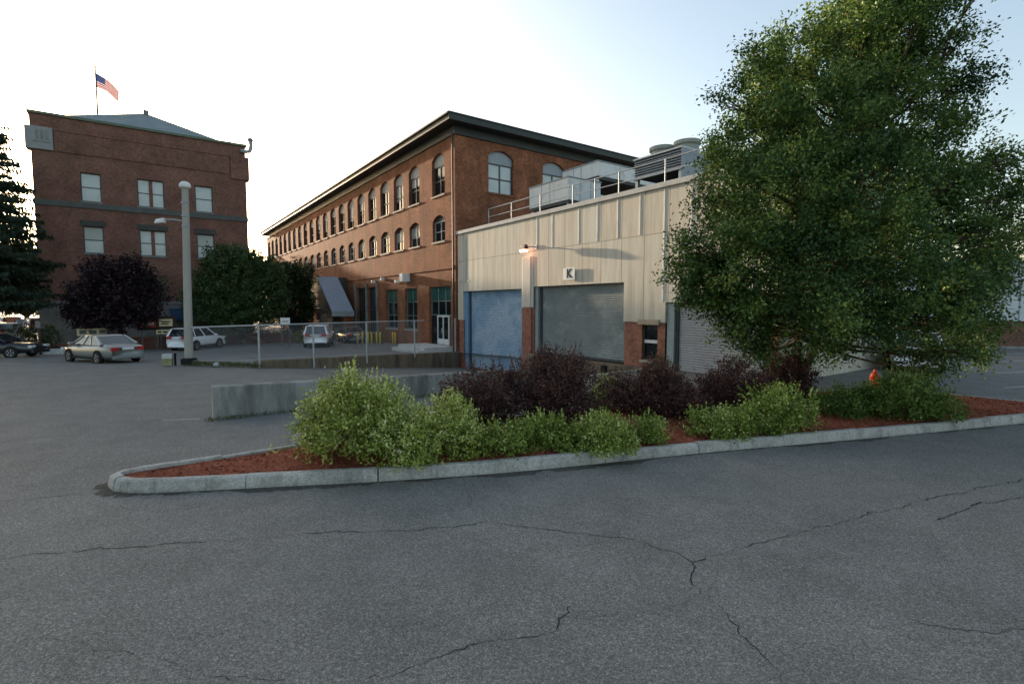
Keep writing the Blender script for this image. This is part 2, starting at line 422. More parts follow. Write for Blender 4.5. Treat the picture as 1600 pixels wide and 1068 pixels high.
CR = [[(-9,5.1),(-5.5, 5.32), (-5.16, 5.41), (-4.31, 5.57), (-3.67, 5.69), (-2.99, 5.81), (-1.85, 5.98), (-0.78, 6.07), (-0.32, 6.25), (0.0, 6.14), (0.62, 5.98), (1.47, 5.71), (1.81, 5.41), (1.9, 5.21), (2.15, 5.38), (3.74, 6.07), (5.83, 7.0), (8.02, 7.85),(10.5,8.9)],
 [(1.9, 5.21), (1.78, 4.78), (1.87, 4.36), (1.93, 3.89), (1.97, 3.49),(2.2,2.6)], [(0.52, 4.46), (0.37, 4.09), (0.0, 3.99), (-0.31, 3.95), (-0.76, 3.64), (-1.15, 3.49),(-2.6,2.6)],
 [(0.52, 4.46), (0.9, 4.33), (1.36, 4.36), (1.76, 4.09), (1.93, 3.89)], [(-0.76, 7.94), (-0.56, 6.77), (-0.32, 6.25)],
 [(-11,6.8),(-7.1, 6.93), (-6.68, 7.05), (-5.93, 7.3)], [(-15,10.2),(-11.4, 11.24), (-9.9, 11.48), (-8.62, 11.94), (-7.31, 12.2)],
 [(3.23, 4.89), (3.33, 4.41), (3.49, 4.18), (3.9, 4.09),(5,4.2)], [(-3.8,4.0),(-3.0, 3.82), (-2.2, 3.57), (-1.65, 3.49)], [(5.4, 6.31), (6.25, 6.77), (7.29, 7.12)]]
WID = [.013, .012, .011, .006, .005, .012, .02, .006, .007, .03]
for pl, w in zip(CR, WID):
    b = MB(); pts = []
    for a, c in zip(pl, pl[1:]):
        L = math.dist(a, c); n = max(2, int(L/.05))
        for k in range(n):
            t = k/n; pts.append(Vector((a[0]+(c[0]-a[0])*t, a[1]+(c[1]-a[1])*t)))
    pts.append(Vector(pl[-1])); vs = []; off = 0; kk = 1
    for i, p in enumerate(pts):
        d = (pts[min(i+1, len(pts)-1)]-pts[max(i-1, 0)]).normalized(); q = Vector((-d.y, d.x))
        off = off*.6 + random.gauss(0, .017); kk = max(.3, min(1.15, kk + random.gauss(0, .3)))
        for sg in (-1, 1):
            e = p + q*(off + sg*w*kk*random.uniform(.4, 1)*.6); vs.append((e.x, e.y, gz(e.x, e.y)+.004))
    b.add(vs, [(2*i, 2*i+1, 2*i+3, 2*i+2) for i in range(len(pts)-1)])
    b.build('crack', MAT['crack'], GROUND)
# painted bay lines of the car park on the right, and one worn line by the low wall
def line_strip(p, q, w=.1):
    p = Vector(p); q = Vector(q); d = (q-p).normalized(); n = Vector((-d.y, d.x))*w/2; b = MB(); k = 10
    vs = []
    for i in range(k+1):
        c = p.lerp(q, i/k)
        for e in (c+n, c-n): vs.append((e.x, e.y, gz(e.x, e.y)+.005))
    b.add(vs, [(2*i, 2*i+1, 2*i+3, 2*i+2) for i in range(k)])
    b.build('painted_line', MAT['paint_line'], GROUND)
for p, q in [((22.5, 24.5), (31, 26.6)), ((19.5, 20.5), (26.5, 22.6)), ((16.3, 16.8), (24, 19.2)), ((25.5, 28.4), (36, 30.2)), ((-8.3, 11.98), (-7.5, 12.15)),
             ((-30, 24.5), (-22, 24.9)), ((-24, 33.2), (-13, 32.4)), ((-21, 30), (-12.5, 30))]:
    line_strip(p, q, .1 if abs(p[0]) > 9 else .05)

# ------------------------------------------------------------------ planted island: kerb and mulch
FRONT = [(-5.95, 7.36), (-5.62, 7.24), (-5.27, 7.22), (-3.81, 7.45), (-1.98, 7.73), (-.51, 8.03), (1.08, 8.49), (3.55, 9.29), (6.38, 10.05), (8.89, 10.77), (11.82, 11.67), (13.6, 12.2), (14.5, 12.55)]
BACK = [(14.85, 12.85), (14.7, 13.2), (13.9, 13.5), (13.3, 14.0), (12.8, 14.6), (12.0, 15.1), (10.5, 15.5), (8.0, 15.1), (5, 13.9), (2, 12.7), (-.5, 11.55), (-2.5, 10.35), (-4.05, 9.25), (-5.07, 8.48), (-5.9, 7.93), (-6.12, 7.62)]
def smooth_loop(P, it=2):
    for _ in range(it):
        Q = []
        for i in range(len(P)):
            a = P[i]; b = P[(i+1) % len(P)]
            Q += [(a[0]*.75+b[0]*.25, a[1]*.75+b[1]*.25), (a[0]*.25+b[0]*.75, a[1]*.25+b[1]*.75)]
        P = Q
    return P
LOOP = smooth_loop(FRONT+BACK, 2)
def inset(P, d):
    Q = []
    n = len(P)
    for i in range(n):
        a = Vector(P[i-1]); b = Vector(P[(i+1) % n]); t = (b-a).normalized()
        Q.append((P[i][0]-t.y*d, P[i][1]+t.x*d))
    return Q
def make_kerb():
    # granite blocks laid end to end along the loop, each about 1.9 m with a hair joint
    per = [0]
    for a, b in zip(LOOP, LOOP[1:]+LOOP[:1]): per.append(per[-1]+math.dist(a, b))
    inn = inset(LOOP, .15); face = inset(LOOP, .025)
    def at(u):
        u = u % per[-1]
        for i in range(len(LOOP)):
            if per[i+1] >= u:
                t = (u-per[i])/(per[i+1]-per[i]); j = (i+1) % len(LOOP)
                f = lambda A: Vector((A[i][0]*(1-t)+A[j][0]*t, A[i][1]*(1-t)+A[j][1]*t))
                return f(LOOP), f(face), f(inn)
    b = MB(); nb = int(per[-1]/1.9); L = per[-1]/nb
    for k in range(nb):
        h = .185+random.uniform(-.012, .012); u0 = k*L+.006; u1 = (k+1)*L-.006; m = 7
        jx = random.uniform(-.008, .008)
        vs = []
        for i in range(m+1):
            o, f, q = at(u0+(u1-u0)*i/m); wob = random.uniform(-.006, .006)
            vs += [(o.x, o.y, -.05), (o.x+jx, o.y+jx, .05+wob), (f.x+jx, f.y+jx, h-.022+wob), (f.x*.8+q.x*.2, f.y*.8+q.y*.2, h+wob*.6), (q.x, q.y, h+wob*.4), (q.x, q.y, -.05)]
        fs = []
        for i in range(m):
            for j in range(5): fs.append((6*i+j, 6*i+6+j, 6*i+7+j, 6*i+1+j))
        fs += [tuple(range(5, -1, -1)), tuple(6*m+j for j in range(6))]
        b.add(vs, fs)
    return tag(b.build('kerb', MAT['granite'], smooth=False), 'stained granite kerb round the planted island', kind='structure')
make_kerb()
# grit and damp dirt gathered along the foot of the kerb
def gutter():
    out_ = inset(LOOP, -.005); vs = []; n = len(LOOP); w_ = .1; b = MB(); K = 14
    ring = []
    for i in range(n):
        for k in range(K):
            t = k/K; j = (i+1) % n
            ring.append(((LOOP[i][0]*(1-t)+LOOP[j][0]*t), (LOOP[i][1]*(1-t)+LOOP[j][1]*t)))
    m = len(ring)
    for i in range(m):
        a = Vector(ring[i-1]); c = Vector(ring[(i+1) % m]); t = (c-a).normalized()
        w_ = max(.015, min(.2, w_ + random.gauss(0, .022))); p = Vector(ring[i]); nrm = Vector((t.y, -t.x))
        q = p + nrm*w_; p = p - nrm*.02
        vs += [(p.x, p.y, .0045), (q.x, q.y, .0045)]
    b.add(vs, [(2*i, 2*i+1, (2*i+3) % (2*m), (2*i+2) % (2*m)) for i in range(m)])
    b.build('gutter_dirt', plain('gutter_grit', (.075, .07, .06), .95, .4, 14, (.13, .12, .10), 5), GROUND)
gutter()
def mulch_z(x, y):
    dmin = min(abs(y - q) for q in [0]) * 0
    return .15
def make_mulch():
    P = inset(LOOP, .155)
    pts = [Vector(p) for p in P]; n = len(pts)
    xs = np.arange(-6, 15, .16); ys = np.arange(7, 15.8, .16)
    cen = [(x, y) for x in xs for y in ys if in_poly((x, y), inset(LOOP, .25))]
    pts += [Vector(c) for c in cen]
    vo, eo, fo, *_ = delaunay_2d_cdt(pts, [(i, (i+1) % n) for i in range(n)], [], 1, 1e-4)
    PV = np.array(P)
    vs = []
    for v in vo:
        d = np.min(np.hypot(PV[:, 0]-v.x, PV[:, 1]-v.y))
        vs.append((v.x, v.y, .14 + .16*sstep(0, 1.3, d) + random.uniform(-.018, .018)*(d > .02)))
    b = MB(); b.add(vs, [tuple(f) if (vo[f[1]]-vo[f[0]]).cross(vo[f[2]]-vo[f[0]]) > 0 else tuple(reversed(f)) for f in fo])
    o = tag(b.build('mulch_bed', MAT['mulch'], smooth=True), 'red bark mulch filling the kerbed island', kind='structure')
    return vs
MV = make_mulch()
def bed_z(x, y):
    return min(((v[0]-x)**2+(v[1]-y)**2, v[2]) for v in MV)[1]

# ------------------------------------------------------------------ leaves
def leaves(name, C, D, size, tint, mat, parent=None, aspect=.55, fold=.25, flat=1.0):
    """one small folded blade per row of C; D is the direction each points"""
    C = np.asarray(C, float); D = np.asarray(D, float); n = len(C)
    D = D/np.maximum(1e-6, np.linalg.norm(D, axis=1))[:, None]
    Rv = RNG.normal(size=(n, 3))*.55 + np.array([0, 0, flat]); S = np.cross(D, Rv); S /= np.maximum(1e-6, np.linalg.norm(S, axis=1))[:, None]
    U = np.cross(S, D)
    s = np.broadcast_to(size, (n,))[:, None]
    V = np.empty((n, 4, 3))
    V[:, 0] = C - D*s*.5; V[:, 2] = C + D*s*.5
    V[:, 1] = C + S*s*aspect*.5 + U*s*fold*.3; V[:, 3] = C - S*s*aspect*.5 + U*s*fold*.3
    me = bpy.data.meshes.new(name); me.vertices.add(4*n); me.vertices.foreach_set('co', V.reshape(-1))
    me.loops.add(4*n); me.loops.foreach_set('vertex_index', np.arange(4*n, dtype=np.int32))
    me.polygons.add(n); me.polygons.foreach_set('loop_start', np.arange(0, 4*n, 4, dtype=np.int32)); me.polygons.foreach_set('loop_total', np.full(n, 4, dtype=np.int32))
    a = me.attributes.new('tint', 'FLOAT', 'POINT'); a.data.foreach_set('value', np.repeat(np.clip(tint, 0, 1), 4).astype(np.float32))
    me.materials.append(mat); me.update(calc_edges=True)
    o = bpy.data.objects.new(name, me); COL.objects.link(o)
    if parent is not None: o.parent = parent
    return o

def rdir(n):
    v = RNG.normal(size=(n, 3)); return v/np.linalg.norm(v, axis=1)[:, None]

def lobe_leaves(lobes, twigs, per, size, shell=.55, spread=.16, up=.25, tint0=.4, tvar=.22, floor=None, lvar=0.0):
    """sprays of leaves gathered on twigs through a set of ellipsoid lobes (x,y,z,rx,ry,rz)"""
    Cs = []; Ds = []; Ts = []; Ss = []
    for (x, y, z, rx, ry, rz) in lobes:
        lt = RNG.normal(0, lvar)
        n = max(4, int(twigs*(rx*ry+rx*rz+ry*rz)/3))
        d = rdir(n); r = (shell + (1-shell)*RNG.random(n)**.6)*(1+RNG.normal(0, .10, n))
        T = np.array([x, y, z]) + d*r[:, None]*np.array([rx, ry, rz])
        out = d + np.array([0, 0, up]); out /= np.linalg.norm(out, axis=1)[:, None]
        tt = tint0 + lt + RNG.normal(0, tvar*.6, n)
        along = RNG.random((n, per))*1.6-.8
        P = T[:, None, :] + out[:, None, :]*(along*spread*1.5)[:, :, None] + RNG.normal(0, spread*.55, (n, per, 3))
        Q = out[:, None, :]*.7 + RNG.normal(0, .75, (n, per, 3)) + np.array([0, 0, -.12])
        Cs.append(P.reshape(-1, 3)); Ds.append(Q.reshape(-1, 3))
        Ts.append((tt[:, None] + RNG.normal(0, tvar*.6, (n, per))).reshape(-1)); Ss.append(size*RNG.uniform(.65, 1.25, n*per))
    C = np.concatenate(Cs); D = np.concatenate(Ds); T = np.concatenate(Ts); S = np.concatenate(Ss)
    if floor is not None:
        k = C[:, 2] > floor; C, D, T, S = C[k], D[k], T[k], S[k]
    return C, D, S, T

def limb(mb, p, q, r0, r1, sag=.0, n=5, seg=8):
    p = Vector(p); q = Vector(q); L = (q-p).length; pr = p; rr = r0
    for k in range(1, n+1):
        t = k/n; c = p.lerp(q, t) + Vector((random.uniform(-1, 1), random.uniform(-1, 1), 0))*L*.03 + Vector((0, 0, sag*math.sin(math.pi*t)))
        if k == n: c = q
        r = r0+(r1-r0)*t; mb.cyl(pr, c, rr, r, seg, caps=True); pr = c; rr = r

# ------------------------------------------------------------------ walls and fence by the ramp
def extruded_wall(name, mat, P, T, top, bot, thick, label, chamfer=.03):
    """P: plan points, top/bot heights at each; solid wall with slightly chamfered top"""
    b = MB(); vs = []
    for i, p in enumerate(P):
        a = Vector(P[max(i-1, 0)]); c = Vector(P[min(i+1, len(P)-1)]); d = (c-a).normalized(); n = Vector((-d.y, d.x))*thick/2
        p = Vector(p)
        for sg, z in ((-1, bot[i]), (-1, top[i]-chamfer), (-.82, top[i]), (.82, top[i]), (1, top[i]-chamfer), (1, bot[i])):
            e = p+n*sg; vs.append((e.x, e.y, z))
    m = len(P)
    fs = [(6*i+j, 6*i+6+j, 6*i+7+j, 6*i+1+j) for i in range(m-1) for j in range(5)]
    fs += [tuple(range(5, -1, -1)), tuple(6*(m-1)+j for j in range(6))]
    b.add(vs, fs)
    o = b.build(name, mat); return tag(o, label, 'wall')
def lin(a, b, n): return [(a[0]+(b[0]-a[0])*k/n, a[1]+(b[1]-a[1])*k/n) for k in range(n+1)]
pn = lin((-7.22, 12.2), (6.05, 21.77), 14)
extruded_wall('low_concrete_wall', MAT['concrete'], pn, None, [.79-.029*k*1.16 if k < 9 else .06 for k in range(15)], [-1.7]*15, .3,
              'low weathered grey concrete wall standing behind the light green bushes')
pf = lin(A0, (-3.7, 35.3), 12)
extruded_wall('retaining_wall', MAT['concrete_brown'], pf, None, [.30-.74*k/12 for k in range(13)], [-1.75]*13, .3,
              'brown stained retaining wall under the chain link fence')

def make_fence():
    r = empty('chain_link_fence', (-11.3, 22.5, 0), 0, 'pale chain link fence with a top rail above the stained wall', 'fence')
    O = Vector((11.3, -22.5, 0))
    def P(k, z): return Vector((-11.3+7.6*k, 22.5+12.8*k, z))
    def topz(k): return 1.86-.06*k
    def botz(k): return .30-.74*k
    ks = [0.0, .19, .42, .68]
    for k in ks:
        MB().cyl(P(k, -.4)+O+Vector((.2, -.1, 0)), P(k, topz(k)+.03)+O+Vector((.2, -.1, 0)), .045, None, 10).build('post', MAT['rail'], r)
    MB().cyl(P(.975, -.5)+O, P(.975, 1.86)+O, .045, None, 10).build('post', MAT['rail'], r)
    pole = Vector((-14.8, 23.6, 1.72))
    MB().cyl(pole+O, P(0, 1.86)+O+Vector((.2, -.1, 0)), .03, None, 8).cyl(P(0, 1.86)+O+Vector((.2, -.1, 0)), P(.74, topz(.74))+O+Vector((.2, -.1, 0)), .03, None, 8).build('top_rail', MAT['rail'], r)
    MB().cyl(pole+O+Vector((0, 0, -1.55)), P(0, .32)+O, .012, None, 6).cyl(P(0, .36)+O, P(.74, botz(.74)+.08)+O, .012, None, 6).build('bottom_wire', MAT['rail'], r)
    b = MB()
    q0 = Vector((-14.8, 23.6, 0)); L1 = 3.65; L2 = 11.0; step = .085; wr = .0018
    def at(u, h):
        if u < L1: p = q0.lerp(Vector((-11.3, 22.5, 0)), u/L1); z0, z1 = .12, 1.78
        else:
            k = (u-L1)/14.9; p = P(k, 0); z0, z1 = botz(k)+.08, topz(k)
        return Vector((p.x, p.y, z0+(z1-z0)*h))+O+Vector((.2, -.1, 0))*(u >= L1)
    def wire(a, c):
        d = (c-a).normalized(); n = Vector((0, 0, 1)).cross(d)
        n = n.normalized()*wr; m = d.cross(n).normalized()*wr
        b.add([a+n, a+m, a-n, a-m, c+n, c+m, c-n, c-m], [(0, 1, 5, 4), (1, 2, 6, 5), (2, 3, 7, 6), (3, 0, 4, 7)])
    H = 1.6; u = -H
    while u < L1+L2:
        for s in (1, -1):
            ua, ub = (u, u+H); ha, hb = (0, 1) if s > 0 else (1, 0)
            prev = None
            for t in (0, .25, .5, .75, 1):
                uu = ua+(ub-ua)*t; hh = ha+(hb-ha)*t
                if 0 <= uu <= L1+L2:
                    c = at(uu, hh)
                    if prev is not None: wire(prev, c)
                    prev = c
                else: prev = None
        u += step
    b.build('wire_mesh', MAT['galv'], r)
make_fence()

# weeds along the foot of the stained wall
n = 900; u = RNG.random(n)
px = -14.6+3.6*u; py = 23.4-1.0*u+RNG.normal(0, .18, n)
C = np.stack([px, py, .06+.08*RNG.random(n)], 1)
tag(leaves('grass', C, np.stack([RNG.normal(0, .4, n), RNG.normal(0, .4, n), np.ones(n)], 1), .22*RNG.uniform(.6, 1.3, n), RNG.random(n), MAT['grass'], aspect=.12),
    'dry weeds along the foot of the fence', kind='stuff')

n = 700; u = RNG.random(n)**1.3
px = -7.3+7.6*u + .16 + RNG.normal(0, .05, n); py = 12.0+5.4*u - .16 + RNG.normal(0, .05, n)
C = np.stack([px, py, .02+.05*RNG.random(n)], 1)
tag(leaves('grass', C, np.stack([RNG.normal(0, .5, n), RNG.normal(0, .5, n), np.ones(n)], 1), .11*RNG.uniform(.5, 1.4, n), RNG.random(n), MAT['grass'], aspect=.14),
    'thin weeds and grit along the foot of the low concrete wall', kind='stuff')
# ------------------------------------------------------------------ lighting pole
pr = empty('light_pole', (-15.06, 23.75, 0), 0, 'tall pale concrete pole with a small lamp arm by the fence end', 'pole')
MB().cyl((0, 0, -.3), (.17, 0, 8.05), .19, .135, 20).build('shaft', MAT['pole_conc'], pr, smooth=False)
MB().lathe([(.01, 8.03), (.2, 8.05), (.24, 8.12), (.22, 8.24), (.13, 8.33), (.01, 8.36)], 18, (.17, 0, 0)).build('cap', MAT['white_metal'], pr, smooth=True)
a = MB().tube([(.12, -.05, 6.55), (-.35, -.12, 6.62), (-.75, -.2, 6.6)], .035)
a.build('arm', MAT['grey_metal'], pr)
lh = MB().hexa([(-.68, -.33, 6.46), (-.68, -.1, 6.46), (-1.12, -.1, 6.42), (-1.12, -.33, 6.42), (-.68, -.3, 6.68), (-.68, -.13, 6.68), (-1.05, -.13, 6.62), (-1.05, -.3, 6.62)]).build('lamp_head', MAT['white_metal'], pr, bevel=.03)
for z in (6.3, 6.75, 7.35): MB().lathe([(.155, z), (.165, z+.01), (.165, z+.07), (.155, z+.08)], 18, (.02*z, 0, 0)).build('clamp_band', MAT['grey_metal'], pr)
MB().lathe([(.2, .0), (.34, .0), (.34, .26), (.2, .3)], 18, (.005, 0, 0)).build('base_collar', MAT['rubber'], pr)
# stained guard block beside the pole
gb = empty('guard_block', (-15.75, 23.3, 0), R(20), 'pale guard block with a yellow painted foot beside the concrete pole', 'barrier')
MB().box(-.2, .2, -.13, .13, .3, .52).build('block', MAT['concrete_pale'], gb, bevel=.03)
MB().box(-.19, .19, -.12, .12, -.02, .3).build('painted_foot', plain('worn_yellow', (.26, .25, .13), .8, .25, 4), gb, bevel=.02)
MB().box(.26, .34, -.05, .05, -.02, .55).build('stake', MAT['black'], gb, bevel=.01)
st = MB(); 
st.lathe([(.02, -.03), (.12, 0), (.15, .07), (.1, .14), (.02, .17)], 9)
tag(st.build('boulder', MAT['concrete_pale'], loc=(-13.25, 22.85, .02), smooth=True), 'small white stone lying in the weeds by the fence', 'stone')

# ------------------------------------------------------------------ hydrant on the island
hz_ = bed_z(10.19, 14.28)
hy = empty('fire_hydrant', (10.19, 14.28, hz_-.02), R(20), 'orange fire hydrant standing in the mulch behind the bushes', 'hydrant')
MB().lathe([(.17, 0), (.17, .05), (.115, .07), (.105, .36), (.13, .38), (.13, .43), (.11, .45)], 18).build('barrel', MAT['orange'], hy, smooth=False, bevel=.006)
MB().lathe([(.118, .45), (.115, .52), (.09, .59), (.05, .63), (.035, .64), (.035, .70), (.01, .705)], 18).build('bonnet', MAT['orange'], hy, smooth=True)
for sx in (-1, 1):
    MB().cyl((sx*.09, 0, .33), (sx*.19, 0, .33), .055, None, 12).cyl((sx*.18, 0, .33), (sx*.215, 0, .33), .04, None, 6).build('outlet', MAT['orange'], hy)
MB().cyl((0, -.08, .27), (0, -.2, .27), .075, None, 12).cyl((0, -.19, .27), (0, -.235, .27), .045, None, 6).build('outlet', MAT['orange'], hy)

# ------------------------------------------------------------------ brick mill
mill = empty('brick_mill', M0, RZ, 'long orange brick mill with rows of arched windows and a dark green eave', 'mill building')
LM = 67.6; DM = 19.6
WS = [2.5]+[6.65+3.1*k for k in range(20)]
h3 = [arch(-s-1.0, -s+1.0, 10.75, 13.72, .42) for s in WS]
h2 = [arch(-s-.98, -s+.98, 7.42, 9.32, .36) for s in WS]
g_bays = [(10.3, 12.9, .75, 4.15), (6.35, 8.75, .8, 4.15), (.75, 4.2, -.4, 4.15), (15.1, 17.6, .2, 4.5), (18.0, 20.8, .2, 4.5)]
gl = [26.2+3.1*k for k in range(13)]
hg = [arch(-b, -a, z0, z1) for a, b, z0, z1 in g_bays] + [arch(-s-.95, -s+.95, .9, 4.0, .3) for s in gl]
w = MB(); wall_mesh(w, [(-LM, -2.0), (0, -2.0), (0, 15.1), (-LM, 15.1)], h3+h2+hg, 0, .32)
EW = [3.84, 8.85, 13.86, 17.9]
he = [arch(c-1.1, c+1.1, 10.88, 13.95, .45) for c in EW[:3]]
wall_mesh(w, [(0, -2.0), (DM, -2.0), (DM, 15.1), (0, 15.1)], he, 0, .32, 'y', 0.0)
# hidden sides
w.add([(-LM, 0, -2), (-LM, DM, -2), (-LM, DM, 14.75), (-LM, 0, 14.75), (0, DM, -2), (0, DM, 14.75)], [(1, 0, 3, 2), (4, 1, 2, 5)])
w.build('wall', MAT['brick_mill'], mill)
# dark rooms behind the panes
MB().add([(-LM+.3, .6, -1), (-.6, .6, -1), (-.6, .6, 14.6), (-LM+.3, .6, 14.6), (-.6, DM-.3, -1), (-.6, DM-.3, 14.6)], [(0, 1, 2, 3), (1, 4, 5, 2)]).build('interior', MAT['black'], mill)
# belt course and frieze, each standing proud of the brick
b = MB()
b.box(-LM, .06, -.07, -.002, 5.35, 5.55)
b.build('belt_course', MAT['brick_mill'], mill)
b = MB(); b.box(-LM, .12, -.12, -.002, 14.45, 15.02); b.box(.002, .12, -.002+.0, DM, 14.45, 15.018)
b.build('frieze', MAT['green_trim'], mill)
# low hipped roof with deep eaves
ov = .95; z0, z1 = 14.75, 15.02
b = MB(); x0, x1, y0, y1 = -LM-ov, ov, -ov, DM+ov
b.add([(x0,y0,z0+.28),(x1,y0,z0+.28),(x1,y1,z0+.28),(x0,y1,z0+.28),(x0,y0,15.42),(x1,y0,15.42),(x1,y1,15.42),(x0,y1,15.42)],
      [(0,3,2,1),(0,1,5,4),(1,2,6,5),(2,3,7,6),(3,0,4,7)])
b.build('eave', MAT['green_trim'], mill)
b = MB(); xm0, xm1, ym = x0+9.5, x1-9.5, (y0+y1)/2; zr = 16.0
b.add([(x0-.05,y0-.05,15.42),(x1+.05,y0-.05,15.42),(x1+.05,y1+.05,15.42),(x0-.05,y1+.05,15.42),(x0-.05,y0-.05,15.52),(x1+.05,y0-.05,15.52),(x1+.05,y1+.05,15.52),(x0-.05,y1+.05,15.52),(xm0,ym,zr),(xm1,ym,zr)],
      [(0,3,2,1),(0,1,5,4),(1,2,6,5),(2,3,7,6),(3,0,4,7),(4,5,9,8),(5,6,9),(6,7,8,9),(7,4,8)])
b.build('roof', MAT['roofing'], mill)
b = MB(); b.tube([(x0, y0-.1, 15.4), (x1, y0-.1, 15.4)], .07)
b.build('gutter', MAT['green_trim'], mill)

def window(parent, x0, x1, z0, z1, y, frame_mat, pane_mat, cols=2, rows=2, panel=0.0, panel_mat=None, rise=0.0, rot=False, fw=.09, sill=True, sill_mat='sill', mid=.5, blind=0.0):
    """window set in an opening at depth y: frame with muntins, pane and panel as sub-parts. rot puts it on the end wall"""
    W = x1-x0; H = z1-z0-panel; cx = (x0+x1)/2
    o = MB()
    o.box(-W/2, W/2, 0, .09, 0, fw).box(-W/2, W/2, 0, .09, H-fw, H).box(-W/2, -W/2+fw, .001, .091, fw, H-fw).box(W/2-fw, W/2, .001, .091, fw, H-fw)
    for i in range(1, cols):
        x = -W/2+W*i/cols; o.box(x-fw*.55, x+fw*.55, .004, .09, fw, H-fw)
    for j in range(1, rows):
        z = H*(mid if rows == 2 else j/rows); o.box(-W/2+fw, W/2-fw, .008, .088, z-fw*.45, z+fw*.45)
    f = o.build('window', frame_mat, parent)
    if rot: f.location = (-y, cx, z0); f.rotation_euler = (0, 0, R(90))
    else: f.location = (cx, y, z0)
    MB().add([(-W/2, .06, 0), (W/2, .06, 0), (W/2, .06, H), (-W/2, .06, H)], [(0, 1, 2, 3)]).build('pane', pane_mat, f)
    if blind: MB().box(-W/2+fw, W/2-fw, .052, .058, H*(1-blind), H-fw).build('blind', MAT['pane_blind'], f)
    if panel:
        pz = [(p[0], p[1]) for p in arch(-W/2, W/2, H, H+panel, rise)]
        MB().prism(pz, .02, .08).build('arch_panel', panel_mat, f)
    if sill:
        sx = 1.06*W/2
        MB().box(-sx, sx, -y-.09, .0, -.13, -.004).build('sill', MAT[sill_mat], f)
    return f
rw = random.Random(3)
# first of each kind is built, the rest are copies sharing its meshes
def fill(protos, spots, zbase, start):
    for i, s in enumerate(spots):
        if i < start: continue
        c = copy_tree(rw.choice(protos)); c.location.x = -s
pa = window(mill, -2.5-1.0, -2.5+1.0, 10.75, 13.72, .2, MAT['frame_dark'], MAT['pane_dark'], 2, 2, .82, MAT['panel_beige'], .42)
pa2 = window(mill, -WS[1]-1.0, -WS[1]+1.0, 10.75, 13.72, .2, MAT['frame_dark'], MAT['pane_dark'], 2, 2, .82, MAT['panel_beige'], .42, blind=.35)
pa3 = window(mill, -WS[2]-1.0, -WS[2]+1.0, 10.75, 13.72, .2, MAT['frame_dark'], MAT['pane_dark'], 2, 2, .82, MAT['panel_beige'], .42, blind=.62)
fill([pa, pa, pa2, pa3], WS, 0, 3)
pb = window(mill, -2.5-.98, -2.5+.98, 7.42, 9.32, .2, MAT['frame_pale'], MAT['pane_dark'], 2, 2, .42, MAT['frame_dark'], .36, fw=.07)
pb2 = window(mill, -WS[1]-.98, -WS[1]+.98, 7.42, 9.32, .2, MAT['frame_pale'], MAT['pane_dark'], 2, 2, .42, MAT['frame_dark'], .36, fw=.07, blind=.45)
fill([pb, pb, pb2], WS, 0, 2)
for (a, b_, z0_, z1_), cols in zip(g_bays[:2], (2, 2)):
    f = window(mill, -b_, -a, z0_, z1_, .2, MAT['frame_green'], MAT['pane_dark'], cols, 3, fw=.08)
    MB().box(-(b_-a)/2+.08, (b_-a)/2-.08, .03, .055, (z1_-z0_)*.69, z1_-z0_-.08).build('tinted_light', MAT['pane_green'], f)
a, b_, z0_, z1_ = g_bays[2]
f = window(mill, -b_, -a, 2.0, z1_, .2, MAT['frame_green'], MAT['pane_dark'], 3, 2, fw=.08, sill=False)
MB().box(-1.62, 1.62, .03, .055, 1.15, 2.06).build('tinted_light', MAT['pane_green'], f)
# entrance with a white double door
MB().box(-4.2, -3.1, .2, .28, -.4, 1.94).build('side_light', MAT['pane_dark'], mill)
MB().box(-1.25, -.75, .2, .28, -.4, 1.94).build('side_light', MAT['pane_dark'], mill)
d = MB()
for x in (-3.08, -2.22, -1.36): d.box(x, x+.1, .1, .24, -.15, 1.9)
d.box(-3.08, -1.26, .09, .245, 1.9, 2.0).box(-2.975, -2.225, .12, .2, -.15, .28).box(-2.115, -1.365, .12, .2, -.15, .28)
dd = d.build('door', MAT['frame_white'], mill)
MB().box(-2.975, -2.225, .15, .17, .28, 1.9).box(-2.115, -1.365, .15, .17, .28, 1.9).build('glass', MAT['pane_dark'], dd)
MB().box(-2.3, -2.25, .05, .1, .7, 1.1).build('handle', MAT['galv'], dd)
for a, b_, z0_, z1_ in g_bays[3:]:
    window(mill, -b_, -a, z0_, z1_, .2, MAT['frame_dark'], MAT['pane_dark'], 4, 2, fw=.07)
b = MB()
for s in (14.95, 17.8, 21.0): MB().box(-s-.12, -s+.12, -.14, -.003, -.6, 4.9).build('pilaster', MAT['stone'], mill)
pc = window(mill, -gl[0]-.95, -gl[0]+.95, .9, 4.0, .2, MAT['frame_dark'], MAT['pane_dark'], 2, 3, fw=.07)
fill([pc], gl, 0, 1)
for k, c in enumerate(EW[:3]):
    window(mill, c-1.1, c+1.1, 10.88, 13.95, .18, MAT['frame_dark'], MAT['pane_grey'], 2, 2, .92, MAT['grey_metal'], .45, rot=True, sill_mat='brick_mill')
b = MB(); b.box(-4.9, -.35, -2.3, -.01, -.9, -.16); b.box(-4.9, -.35, -2.8, -2.31, -.9, -.36)
b.build('entrance_step', MAT['concrete_pale'], mill, bevel=.02)
MB().tube([(-.18, -.1, 14.6), (-.18, -.1, 5), (-.18, -.1, -.5)], .06).build('downpipe', MAT['green_trim'], mill)

def wthing(name, s, y, z, label, cat, group=None):
    return empty(name, loc(s, y, z), RZ, label, cat, group)
